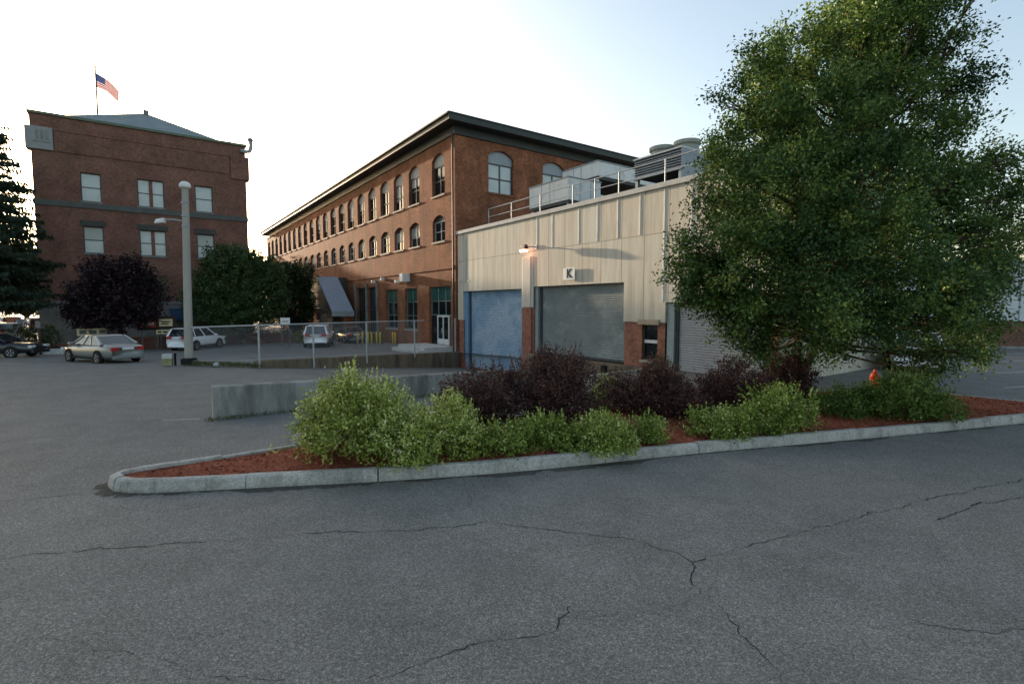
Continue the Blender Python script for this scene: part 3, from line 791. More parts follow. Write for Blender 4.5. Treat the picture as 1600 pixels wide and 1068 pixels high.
# signs and lamps on the mill
t = empty('wall_sign', M0 - F_*-7.95 + E_*-.12 + Vector((0, 0, 5.0)), RZ, 'small white box sign fixed high on the brick above the ground floor windows', 'sign')
MB().box(-.32, .32, -.55, .1, -.32, .34).build('box', MAT['white_sign'], t, bevel=.02)
for i, (s, z) in enumerate(((13.3, 5.1), (10.0, 4.75), (15.6, 4.95))):
    l = empty('wall_lamp', M0 + F_*s + E_*-.02 + Vector((0, 0, z)), RZ, ['small pale wall lamp on the mill near the stair canopy', 'small pale wall lamp on the mill between two ground floor windows', 'small pale wall lamp above the dark glazed bays'][(0, 1, 2)[i]], 'lamp', 'pale wall lamps along the mill')
    MB().box(-.16, .16, -.3, .02, -.1, .16).build('housing', MAT['white_metal'], l, bevel=.02)

# covered stair running up along the mill
cs = empty('stair_canopy', M0 + F_*21.6 + E_*-2.0, RZ, 'blue grey sloping canopy over an outside stair against the mill', 'canopy')
def cp(s, off, z): return (-(s-21.6), -(off-2.0), z)
b = MB(); b.hexa([cp(24.0, 3.05, 5.6), cp(24.0, .95, 5.6), cp(19.0, .95, 1.98), cp(19.0, 3.05, 1.98), cp(24.0, 3.05, 5.8), cp(24.0, .95, 5.8), cp(19.0, .95, 2.2), cp(19.0, 3.05, 2.2)])
b.build('roof', MAT['canopy'], cs)
MB().hexa([cp(18.99, 3.07, 1.7), cp(18.99, .93, 1.7), cp(18.9, .93, 1.7), cp(18.9, 3.07, 1.7), cp(18.99, 3.07, 2.2), cp(18.99, .93, 2.2), cp(18.9, .93, 2.2), cp(18.9, 3.07, 2.2)]).build('fascia', MAT['grey_metal'], cs)
for s, off, z in ((19.1, 2.95, 1.95), (19.1, 1.05, 1.95), (23.8, 2.95, 5.5), (23.8, 1.05, 5.5)):
    MB().cyl(cp(s, off, -1), cp(s, off, z), .06, None, 8).build('post', MAT['frame_dark'], cs)
b = MB()
for k in range(14):
    s = 19.4+.33*k; b.box(*sorted((cp(s, 0, 0)[0], cp(s+.33, 0, 0)[0])), -.9, .9, -.8, -.45+.25*k)
b.build('steps', MAT['concrete'], cs)
MB().hexa([cp(24.0, 3.0, 3.2), cp(24.0, 2.95, 3.2), cp(19.2, 2.95, -.4), cp(19.2, 3.0, -.4), cp(24.0, 3.0, 5.6), cp(24.0, 2.95, 5.6), cp(19.2, 2.95, 1.95), cp(19.2, 3.0, 1.95)]).build('side_panel', MAT['frame_dark'], cs)
b = MB(); b.box(-7.4, -2.4, -.95, 1.95, 2.4, 5.75)
b.build('landing_room', MAT['frame_dark'], cs)

# ------------------------------------------------------------------ loading building
lb = empty('loading_building', M0, RZ, 'low cream panelled loading building with three roller doors and a brick base', 'loading building')
SB = 22.6; DB = 11.0
out = [(.3, 1.75), (1.0, 1.75), (1.0, 3.7), (7.72, 3.7), (7.72, 2.62), (8.86, 2.62), (8.86, 3.78), (15.52, 3.78), (15.52, 2.0), (17.83, 2.0), (17.83, 2.86), (22.1, 2.86), (22.1, 2.0), (SB, 2.0), (SB, 7.6), (.3, 7.6)]
w = MB(); wall_mesh(w, out, [], 0, .2)
n = len(out)
for i in range(n):      # returns of the notches
    a, c = out[i], out[(i+1) % n]
    w.add([(a[0], 0, a[1]), (c[0], 0, c[1]), (c[0], .4, c[1]), (a[0], .4, a[1])], [(0, 3, 2, 1)])
w.add([(SB, 0.0, -1), (SB, DB, -1), (SB, DB, 7.6), (SB, 0.0, 7.6), (.3, DB, -1), (.3, DB, 7.6), (.3, 0, 2), (.3, 0, 7.6)], [(0, 1, 2, 3), (1, 4, 5, 2)])
w.build('cladding', MAT['cladding'], lb)
MB().box(.3, SB, .25, DB-.05, 7.2, 7.32).build('roof_deck', MAT['roofing'], lb)
b = MB(); b.box(.22, SB+.08, -.1, .32, 7.6, 7.82); b.box(SB-.25, SB+.08, .321, DB, 7.6, 7.819)
b.build('coping', MAT['coping'], lb, bevel=.015)
b = MB()
for s in (9.14, 10.44, 12.48, 13.78, 15.08, 16.38, 17.68, 18.98, 20.28, 21.58): MB().box(s-.03, s+.03, -.015, -.001, 5.8 if s < 17 else 2.9, 7.58).build('batten', MAT['white_metal'], lb)
for x0_, x1_, z1_ in ((.34, .98, 1.75), (7.74, 8.84, 2.62), (15.54, 17.8, 2.0), (22.12, SB-.01, 2.0)):
    m = MB()
    if x0_ == 15.54: wall_mesh(m, [(x0_, -1.7), (x1_, -1.7), (x1_, z1_), (x0_, z1_)], [arch(16.55, 17.4, .35, 1.92)], .06, .2)
    else: m.box(x0_, x1_, .06, .4, -1.7, z1_)
    m.build('brick_pier', MAT['brick_pier'], lb)
f = window(lb, 16.55, 17.4, .35, 1.92, .18, MAT['frame_dark'], MAT['pane_dark'], 1, 1, sill=False, fw=.06)
MB().box(-.36, .36, -.02, .05, .74, .88).build('vent_bar', MAT['white_metal'], f)
MB().box(16.4, 17.55, -.08, .055, 1.9, 2.12).build('lintel', plain('lintel', (.40, .32, .24), .8, .2, 4), lb)
MB().box(16.5, 17.45, -.04, .055, .22, .34).build('sill', MAT['sill'], lb)
# pale column between the two left doors
MB().box(7.84, 8.62, -.05, .055, 2.62, 5.5).build('column', MAT['beige_col'], lb, bevel=.04)
MB().box(7.8, 8.66, -.035, .05, -1.7, 2.615).build('column_base', MAT['brick_pier'], lb)

def roller_door(x0, x1, z0, z1, mat, label, y=.34):
    b = MB(); n = int((z1-z0)/.105); prof = []
    for k in range(n+1):
        z = z0+(z1-z0)*k/n
        prof += [(y, z), (y-.022, z+.03), (y-.022, z+.065), (y, z+.09)]
    prof = [p for p in prof if p[1] <= z1]
    vs = []
    for (yy, z) in prof: vs += [(x0, yy, z), (x1, yy, z)]
    b.add(vs, [(2*i, 2*i+1, 2*i+3, 2*i+2) for i in range(len(prof)-1)])
    d = b.build('roller_door', mat, lb)
    tag(d, label)
    for xg in (x0, x1-.12): MB().box(xg, xg+.12, y-.1, y-.03, z0, z1).build('guide_rail', MAT['frame_dark'], d)
    MB().box(x0+.12, x1-.12, y-.07, y-.025, z0, z0+.1).build('bottom_bar', MAT['frame_dark'], d)
    return d
roller_door(1.45, 7.72, -1.55, 3.7, MAT['door_blue'], 'blue roller door with peeling paint')
MB().box(1.02, 1.44, .12, .36, -1.6, 3.69).build('door_jamb', plain('jamb_blue', (.13, .27, .46), .5, .15, 3), lb)
roller_door(9.15, 15.5, .05, 3.78, MAT['door_grey'], 'streaked grey roller door above a dock')
MB().box(8.88, 9.14, .1, .36, .05, 3.77).build('door_jamb', MAT['grey_metal'], lb)
roller_door(18.2, 22.08, -.1, 2.86, MAT['door_lilac'], 'plain pale grey roller door')
MB().box(17.84, 18.19, .12, .36, -.3, 2.85).build('door_jamb', MAT['frame_pale'], lb)
MB().box(8.7, 17.75, -.42, .055, -1.75, .04).build('dock_ledge', MAT['concrete_brown'], lb, bevel=.03)
b = MB()
for x in (9.6, 12.2, 14.8): MB().box(x-.15, x+.15, -.56, -.43, -.55, -.05).build('dock_bumper', MAT['rubber'], lb, bevel=.02)
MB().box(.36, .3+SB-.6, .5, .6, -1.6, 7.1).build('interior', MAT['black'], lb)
# faded conduit on the left panels
b = MB(); b.box(1.25, 1.5, -.012, -.002, 4.4, 7.2); b.box(.5, 1.9, -.014, -.003, 4.3, 4.42)
b.build('conduit_cover', plain('faded_panel', (.38, .40, .36), .7, .1, 3), lb)
# roof railing
b = MB()
RS = [3.8, 6.3, 9.05, 11.7, 13.3, 14.85, 17.45, 20.0, 22.3]
b.tube([(3.8, .3, 8.85), (22.3, .3, 8.85)], .03).tube([(3.8, .3, 8.35), (22.3, .3, 8.35)], .025)
b.build('roof_rail', MAT['grey_metal'], lb)
for s in RS: MB().cyl((s, .3, 7.3), (s, .3, 8.87), .03, None, 8).build('rail_post', MAT['grey_metal'], lb)

# lamp and sign
l = wthing('wall_floodlight', 9.1, 0, 5.95, 'lit floodlight on a long arm above the pale column between the roller doors', 'lamp')
MB().cyl((0, -.01, 0), (0, -.06, 0), .12, None, 12).tube([(0, -.05, 0), (-.3, -.2, .04), (-.5, -.38, .0)], .035).build('arm', MAT['grey_metal'], l)
MB().hexa([(x-.5, y+.46, z) for x, y, z in [(-.22, -1.1, -.14), (.22, -1.1, -.14), (.2, -.78, -.12), (-.2, -.78, -.12), (-.18, -1.0, .16), (.18, -1.0, .16), (.15, -.8, .14), (-.15, -.8, .14)]]).build('hood', plain('hood_red', (.10, .035, .025), .5, .2, 6), l, bevel=.03)
mg, tg, pg, og = nt('lamp_glow'); pg.inputs['Base Color'].default_value = (.9, .6, .4, 1)
pg.inputs['Emission Color'].default_value = (1, .42, .26, 1); pg.inputs['Emission Strength'].default_value = 3
MB().hexa([(x-.5, y+.46, z) for x, y, z in [(-.19, -1.09, -.27), (.19, -1.09, -.27), (.16, -.82, -.24), (-.16, -.82, -.24), (-.2, -1.11, -.141), (.2, -1.11, -.141), (.18, -.8, -.125), (-.18, -.8, -.125)]]).build('lens', mg, l)

def text_mesh(name, body, size, mat, parent, loc_, depth=.006, rx=90):
    cu = bpy.data.curves.new(name, 'FONT'); cu.body = body; cu.size = size; cu.extrude = depth; cu.align_x = 'CENTER'; cu.align_y = 'CENTER'; cu.offset = .022
    o = bpy.data.objects.new(name, cu); COL.objects.link(o)
    dg = bpy.context.evaluated_depsgraph_get(); me = bpy.data.meshes.new_from_object(o.evaluated_get(dg))
    bpy.data.objects.remove(o); bpy.data.curves.remove(cu)
    me.materials.clear(); me.materials.append(mat)
    q = bpy.data.objects.new(name, me); COL.objects.link(q); q.parent = parent; q.location = loc_; q.rotation_euler = (R(rx), 0, 0)
    return q
sg = wthing('dock_sign', 11.9, -.085, 4.33, 'small white dock sign with a bold black letter above the grey roller door', 'sign')
MB().box(-.44, .44, -.02, .02, -.3, .3).build('board', MAT['white_sign'], sg, bevel=.008)
MB().box(-.36, -.3, .02, .083, -.03, .03).box(.3, .36, .02, .083, -.03, .03).build('bracket', MAT['galv'], sg)
text_mesh('lettering', 'K', .62, MAT['black'], sg, (.02, -.024, 0))

# rooftop plant
def hvac(name, s0, s1, y0, y1, z0, z1, zroof, label):
    t = empty(name, loc((s0+s1)/2, y0, zroof), RZ, label, 'air handler', 'air handling units on the loading roof')
    hw = (s1-s0)/2; h0 = z0-zroof; h1 = z1-zroof; d = y1-y0
    MB().box(-hw, hw, 0, d, h0, h1).build('casing', MAT['white_metal'], t, bevel=.03)
    b = MB()
    for x in (-hw*.33, hw*.1): b.box(x-.02, x+.02, -.012, -.001, h0+.05, h1-.05)
    for y in (d*.35, d*.68): b.box(hw+.001, hw+.012, y-.02, y+.02, h0+.05, h1-.05)
    b.box(-hw-.04, hw+.04, -.04, d+.04, h1+.001, h1+.06)
    b.build('trim', MAT['grey_metal'], t)
    b = MB(); b.box(-hw*.96, hw*.96, .05, d-.05, h0-.16, h0-.002); b.build('base_frame', MAT['louvre'], t)
    for x in (-hw*.9, hw*.9):
        for y in (.15, d-.15): MB().box(x-.06, x+.06, y-.06, y+.06, 0, h0-.161).build('leg', MAT['galv'], t)
    return t
t1 = hvac('air_handler', 6.2, 9.8, 1.7, 4.2, 8.62, 9.85, 7.32, 'lower pale grey air handler nearest the roof railing')
MB().box(-1.85, -.85, -.02, 1.0, .0, 1.0).build('intake_box', MAT['white_metal'], t1, bevel=.02)
MB().box(1.0, 1.75, .6, 2.0, .0, 1.2).build('duct', MAT['blue_grey'], t1, bevel=.02)
hvac('air_handler', 6.15, 9.35, 4.4, 9.8, 10.4, 11.25, 7.32, 'upper long pale air handler on tall legs close to the mill gable')
ct = empty('cooling_tower', loc(15.4, 2.4, 7.32), RZ, 'dark louvred cooling tower with two fan stacks on the roof', 'cooling tower')
MB().box(-1.45, 1.3, 0, 5.2, 1.7, 2.55).build('casing', MAT['louvre'], ct)
MB().box(1.301, 1.36, -.05, 5.2, .1, 2.6).build('end_panel', MAT['grey_metal'], ct)
b = MB()
for k in range(7): b.hexa([(-1.45, -.07, 1.72+.115*k), (1.3, -.07, 1.72+.115*k), (1.3, -.002, 1.78+.115*k), (-1.45, -.002, 1.78+.115*k), (-1.45, -.07, 1.735+.115*k), (1.3, -.07, 1.735+.115*k), (1.3, -.002, 1.795+.115*k), (-1.45, -.002, 1.795+.115*k)])
b.build('louvre', MAT['grey_metal'], ct)
MB().box(-1.5, 1.37, -.1, .0, 1.6, 1.699).box(-1.5, 1.37, -.1, 5.2, 2.551, 2.62).build('trim', MAT['galv'], ct)
for x in (-1.35, 1.2):
    for y in (.1, 5.0): MB().box(x-.08, x+.08, y-.08, y+.08, 0, 1.699).build('leg', MAT['galv'], ct)
for x, y in ((-.75, 1.2), (.55, 1.4)):
    MB().lathe([(.58, 2.6), (.55, 2.75), (.55, 3.0), (.64, 3.08), (.64, 3.24), (.55, 3.26), (.5, 3.1)], 24, (x, y, 0)).build('fan_stack', plain('stack_grey', (.33, .34, .30), .7, .15, 3), ct)
MB().box(-1.3, 1.1, 1.0, 4.4, 0, 1.1).build('basin', MAT['louvre'], ct)

# bollards outside the mill
for i, x in enumerate([(-13.44, 44.5), (-13.13, 44.9), (-12.57, 44.6), (-12.18, 44.3), (-11.84, 44.7), (-11.45, 44.4), (-10.38, 44.5), (-10.1, 44.2)]):
    z = gz(*x)
    q = [' first from the covered stair', ' second from the covered stair', ' third from the covered stair', ' fourth from the covered stair', ' fifth from the covered stair', ' sixth from the covered stair', ' left one of the pair near the entrance', ' right one of the pair near the entrance'][i]
    if i == 0:
        p0 = empty('bollard', (*x, z), 0, 'yellow bollard' + q, 'bollard', 'yellow bollards in front of the mill')
        MB().lathe([(.075, -.1), (.075, .98), (.06, 1.03), (.01, 1.06)], 12).build('post', MAT['yellow'], p0, smooth=True)
        MB().lathe([(.13, -.05), (.13, .03), (.08, .05)], 12).build('foot', MAT['concrete'], p0)
    else:
        c = copy_tree(p0); c.location = (*x, z); c['label'] = 'yellow bollard' + q

# ------------------------------------------------------------------ brick tower block
TR = math.atan2(E_.y, E_.x)
T0 = Vector((-37.645, 41.0, 0))
tw = empty('brick_tower_block', T0, TR, 'square dark brick block with a grey stone base and a low slate roof', 'building')
WT = 15.1; DT = 5.5
cols = [(2.88, 4.2, 1), (6.64, 8.54, 2), (10.88, 12.26, 1)]
rows = [(11.3, 13.62), (7.08, 9.27), (3.3, 5.35)]
holes = [arch(a, b, z0, z1) for a, b, _ in cols for z0, z1 in rows]
w = MB(); wall_mesh(w, [(0, 3.1), (WT, 3.1), (WT, 17.75), (0, 17.75)], holes, 0, .3)
wall_mesh(w, [(0, 3.1), (DT, 3.1), (DT, 17.75), (0, 17.75)], [], 0, .3, 'y', WT)
w.add([(0, 0, 3.1), (0, DT, 3.1), (0, DT, 17.75), (0, 0, 17.75), (WT, DT, 3.1), (WT, DT, 17.75)], [(0, 3, 2, 1), (1, 2, 5, 4)])
w.build('wall', MAT['brick_tower'], tw)
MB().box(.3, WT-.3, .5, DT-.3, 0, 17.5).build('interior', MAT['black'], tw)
b = MB(); b.box(-.12, WT+.12, -.14, DT+.1, -1.5, 2.85); b.box(-.18, WT+.18, -.2, DT+.1, 2.851, 3.12)
for z in (.2, .9, 1.55, 2.2): b.box(-.125, WT+.125, -.15, -.141, z, z+.04)
b.build('stone_base', MAT['stone'], tw)
b = MB(); b.box(-.06, WT+.06, -.09, -.002, 10.72, 11.16)
b.build('stone_band', plain('band_stone', (.10, .105, .10), .85, .2, 2), tw)
b = MB(); b.box(1.4, WT-1.4, -.07, -.002, 15.0, 16.6); b.box(1.4, WT-1.4, -.12, -.002, 16.62, 16.78)
for k in range(24): x = 1.65+.5*k; b.box(x, x+.2, -.11, -.071, 15.05, 15.3)
b.build('brick_frieze', MAT['brick_tower'], tw)
cb = MB(); cb.box(-.3, 1.36, -.2, .9, 15.0, 16.75); c_ = cb.build('corner_block', plain('pale_block', (.27, .28, .275), .8, .12, 3), tw, bevel=.04)
b = MB()
for k in range(3): b.box(.35+.3*k, .5+.3*k, -.225, -.201, 15.75, 16.5)
b.box(.2, 1.25, -.23, -.201, 15.55, 15.62); b.build('carving', MAT['stone'], c_)
cb = MB(); cb.box(WT-1.3, WT+.28, -.16, .9, 14.6, 16.75); cb.build('corner_block', MAT['brick_tower'], tw, bevel=.06)
b = MB(); b.box(-.12, WT+.12, -.14, .35, 17.751, 17.95); b.box(-.12, .35, .351, DT, 17.751, 17.949); b.box(WT-.35, WT+.12, .351, DT, 17.751, 17.949)
b.build('coping', plain('copper_coping', (.13, .16, .12), .7, .2, 3), tw)
pk = (7.55, 2.75, 20.05)
b = MB(); q = .45
b.add([(q, q, 17.7), (WT-q, q, 17.7), (WT-q, DT-q, 17.7), (q, DT-q, 17.7), pk], [(0, 1, 4), (1, 2, 4), (2, 3, 4), (3, 0, 4)])
rf = b.build('roof', MAT['slate'], tw)
MB().cyl((7.55, 2.75, 19.9), (7.55, 2.75, 20.3), .22, None, 10).build('finial', MAT['stone'], rf)
MB().cyl((10.6, 1.2, 17.8), (10.6, 1.2, 18.9), .07, None, 8).build('vent_pipe', MAT['grey_metal'], rf)
for a, b_, n in cols:
    for i, (z0_, z1_) in enumerate(rows):
        pm = MAT['pane_grey'] if i < 2 else MAT['pane_dark']
        f = window(tw, a, b_, z0_, z1_, .17, MAT['frame_dark'], pm, n, 2, fw=.07, sill_mat='stone', blind=.5 if (n == 1 and i == 1) else 0)
        if n == 2: MB().box(-.13, .13, -.03, .1, .02, z1_-z0_-.02).build('mullion', MAT['brick_tower'], f)
    MB().box(a-.18, b_+.18, -.06, -.002, 9.29, 9.75).build('lintel', plain('lintel_dark', (.07, .072, .065), .85, .2, 3), tw)

fp = empty('flag_pole', T0 + E_*4.1 + F_*3.0 + Vector((0, 0, 18.2)), TR, 'thin grey flag pole on the slate roof flying a red, white and blue striped flag', 'flag pole')
MB().cyl((0, 0, -.8), (0, 0, 5.0), .085, .055, 10).build('pole', MAT['frame_dark'], fp)
MB().lathe([(.01, 5.0), (.1, 5.06), (.1, 5.14), (.01, 5.2)], 10).build('finial', plain('gilt', (.55, .4, .1), .4, .1, 5, metal=.6, bmp=0), fp)
# cloth flag with real stripes and canton, sagging from its upper hoist corner
def flag():
    nu, nv = 26, 13
    mats = [plain('flag_red', (.55, .04, .04), .8, .1, 5, bmp=0), plain('flag_white', (.75, .75, .75), .8, .05, 5, bmp=0), plain('flag_blue', (.03, .05, .2), .8, .1, 5, bmp=0)]
    for m_ in mats:
        t = m_.node_tree; o = [n for n in t.nodes if n.type == 'OUTPUT_MATERIAL'][0]; p = [n for n in t.nodes if n.type == 'BSDF_PRINCIPLED'][0]
        tr = t.nodes.new('ShaderNodeBsdfTranslucent'); src = p.inputs['Base Color'].links[0].from_socket; t.links.new(src, tr.inputs[0])
        ms = t.nodes.new('ShaderNodeMixShader'); ms.inputs[0].default_value = .12
        t.links.new(p.outputs[0], ms.inputs[1]); t.links.new(tr.outputs[0], ms.inputs[2]); t.links.new(ms.outputs[0], o.inputs[0])
    b = MB(); vs = []
    for i in range(nu+1):
        for j in range(nv+1):
            u = i/nu; v = j/nv
            x = u*1.6*(.96-.05*v); z = 4.6 - 1.2*v*(1-.15*u) - 1.0*u*u*.7 - .42*u
            y = .16*math.sin(u*8+v*1.5)*u**.5 + .1*math.sin(v*4+u*3)*u
            vs.append((.05+x, y, z))
    fs = []; mi = []
    for i in range(nu):
        for j in range(nv):
            a = i*(nv+1)+j; fs.append((a, a+1, a+nv+2, a+nv+1))
            mi.append(2 if (i < 10 and j < 7) else (0 if j % 2 == 0 else 1))
    b.add(vs, fs); b.mi = mi
    s = b; s.m = 1
    for i in range(6):
        for j in range(5):
            u = (1+1.6*i+.8*(j % 2))/26; v = (.8+1.3*j)/13
            x = u*1.6*(.96-.05*v)+.05; z = 4.6-1.2*v*(1-.15*u)-.7*u*u-.42*u; y = .16*math.sin(u*8+v*1.5)*u**.5+.1*math.sin(v*4+u*3)*u
            for sg in (-1, 1): s.cyl((x, y+sg*.006, z), (x, y+sg*.012, z), .028, None, 5)
    b.build('flag', mats, fp, smooth=False)
flag()
vp = empty('roof_vent', T0 + E_*15.0 + Vector((0, 0, 17.3)), TR, 'curved grey vent pipe at the corner of the dark brick block', 'vent pipe')
MB().tube([(-.3, -.15, .0), (.3, -.22, -.05), (.52, -.22, .15), (.6, -.22, .6), (.55, -.22, 1.05)], .17, 12).build('elbow', MAT['grey_metal'], vp)
MB().lathe([(.02, 1.0), (.24, 1.0), (.26, 1.15), (.15, 1.28), (.02, 1.3)], 12, (.55, -.22, 0)).build('cowl', MAT['stone'], vp)
an = MB().cyl((0, 0, 0), (0, 0, 4.6), .03, .012, 6).cyl((-.3, 0, 3.2), (.3, 0, 3.2), .012, None, 5).build('antenna', MAT['galv'], loc=T0 + E_*14.2 + F_*2.5 + Vector((0, 0, 17.6)))
tag(an, 'thin whip antenna on the dark brick block', 'antenna')

# ------------------------------------------------------------------ low walls, hedges and signs in front of the block
def low_wall(name, mat, a, b_, z0, z1, th, label, cat, cope=None):
    a = Vector(a); b_ = Vector(b_); L = (b_-a).length; r = empty(name, (a.x, a.y, 0), math.atan2((b_-a).y, (b_-a).x), label, cat)
    MB().box(0, L, -th/2, th/2, z0, z1).build('body', mat, r)
    if cope: MB().box(-.04, L+.04, -th/2-.05, th/2+.05, z1+.001, z1+.1).build('coping', cope, r)
    return r
low_wall('brick_planter_wall', MAT['brick_low'], (-29.8, 38.3), (-25.2, 41.0), -1, .35, .35, 'low dark brick planter wall between the silver saloon and the white estate car', 'wall', MAT['stone'])
low_wall('brick_planter_wall', MAT['brick_low'], (-34.5, 35.0), (-31.0, 36.3), -1, .05, .35, 'low dark brick planter wall at the foot of the stone base', 'wall')
low_wall('brick_planter_wall', MAT['brick_low'], (-25.2, 45.5), (-17.2, 47.0), -1, .25, .35, 'long low dark brick wall under the dark green hedge by the lot', 'wall')
low_wall('kerb_block', MAT['concrete_pale'], (-31.9, 32.9), (-28.3, 34.5), -.6, -.12, .5, 'pale concrete kerb slab beside the black car', 'kerb')

def board_sign(name, p, rz, w_, h_, z, mat, label, posts=True, glyph=None, gm=None, back=None):
    r = empty(name, p, rz, label, 'sign')
    if back: MB().box(-w_/2-.2, w_/2+.2, .03, .09, z-h_/2-.2, z+h_/2+.2).build('backing', back, r)
    MB().box(-w_/2, w_/2, -.02, .025, z-h_/2, z+h_/2).build('board', mat, r)
    if glyph:
        b = MB()
        for (x0, x1, z0, z1) in glyph: b.box(w_*x0, w_*x1, -.03, -.021, z+h_*z0, z+h_*z1)
        b.build('lettering', gm, r)
    if posts:
        for s in (-1, 1): MB().box(s*w_*.4-.04, s*w_*.4+.04, .03, .1, -.6, z+h_/2).build('post', MAT['frame_dark'], r)
    return r
gl3 = [(-.42, -.2, -.25, .3), (-.12, .12, -.28, .28), (.2, .42, -.22, .3)]
board_sign('number_sign', (-30.0, 36.6, 0), R(38), 1.75, .5, .85, MAT['tan'], 'tan board with three dark panels under the plum tree', True, gl3, MAT['frame_dark'])
board_sign('red_sign', (-27.5, 38.7, 0), R(35), 1.0, .62, 1.4, MAT['red_sign'], 'small red board on the brown notice frame by the pole', True, [(-.4, .35, -.2, .12)], MAT['white_sign'], MAT['wood_sign'])
board_sign('notice_sign', (-26.3, 38.9, 0), R(35), .85, .55, 1.45, MAT['tan'], 'tan notice board beside the red board', True, [(-.35, .35, .05, .2), (-.35, .2, -.25, -.1)], MAT['wood_sign'], MAT['wood_sign'])
board_sign('notice_sign', (-26.35, 38.6, 0), R(35), .85, .3, .75, MAT['tan'], 'lower narrow tan notice board under the upper one', True, [(-.4, -.1, -.2, .2), (0, .35, -.2, .2)], MAT['wood_sign'])
board_sign('lot_sign', (-18.6, 42, 0), R(25), .72, .6, 1.45, MAT['white_sign'], 'small white sign above the hedge beside the stair canopy', True, [(-.3, .3, -.1, .1)], MAT['rail'])
pp = empty('sign_post', (-30.4, 32.9, -.45), 0, 'thin brown post standing by the pale kerb slab', 'post')
MB().box(-.06, .06, -.06, .06, -.2, 2.3).build('shaft', plain('post_brown', (.07, .05, .045), .8, .2, 6), pp)
MB().box(-.16, .16, -.09, -.061, 1.75, 2.2).build('plate', plain('plate_grey', (.16, .16, .17), .6, .1, 5), pp)
aw = empty('awning', T0 + E_*10.2 + E_*0 + Vector((0, 0, 2.3)), TR, 'dark blue awning on the stone base behind the concrete pole', 'awning')
MB().hexa([(-1.6, -.24, -.2), (1.9, -.24, -.2), (1.9, -1.5, -.9), (-1.6, -1.5, -.9), (-1.6, -.24, .2), (1.9, -.24, .2), (1.9, -1.5, -.75), (-1.6, -1.5, -.75)]).build('cloth', plain('awning_blue', (.03, .06, .11), .8, .15, 4), aw)
MB().tube([(-1.5, -1.45, -.85), (-1.5, -.22, -.6)], .025).tube([(1.8, -1.45, -.85), (1.8, -.22, -.6)], .025).build('stay', MAT['galv'], aw)

# ------------------------------------------------------------------ vehicles
def carpaint(name, col, metal=.3):
    m = plain(name, col, .32, .04, 2, metal=metal, bmp=0, coat=.6); return m
def glass_car():
    return glassmat('car_glass', (.02, .024, .026), .05, .3, .8)
CG = glass_car(); TL = plain('tail_red', (.42, .02, .02), .25, .1, 6, bmp=0, coat=.5); HLM = plain('head_lamp', (.6, .62, .64), .2, .1, 6, bmp=0, coat=.5)
RIM = plain('wheel_rim', (.45, .46, .47), .35, .1, 8, metal=.6, bmp=0)
PLATE = plain('plate_white', (.65, .66, .66), .5, .05, 6, bmp=0)

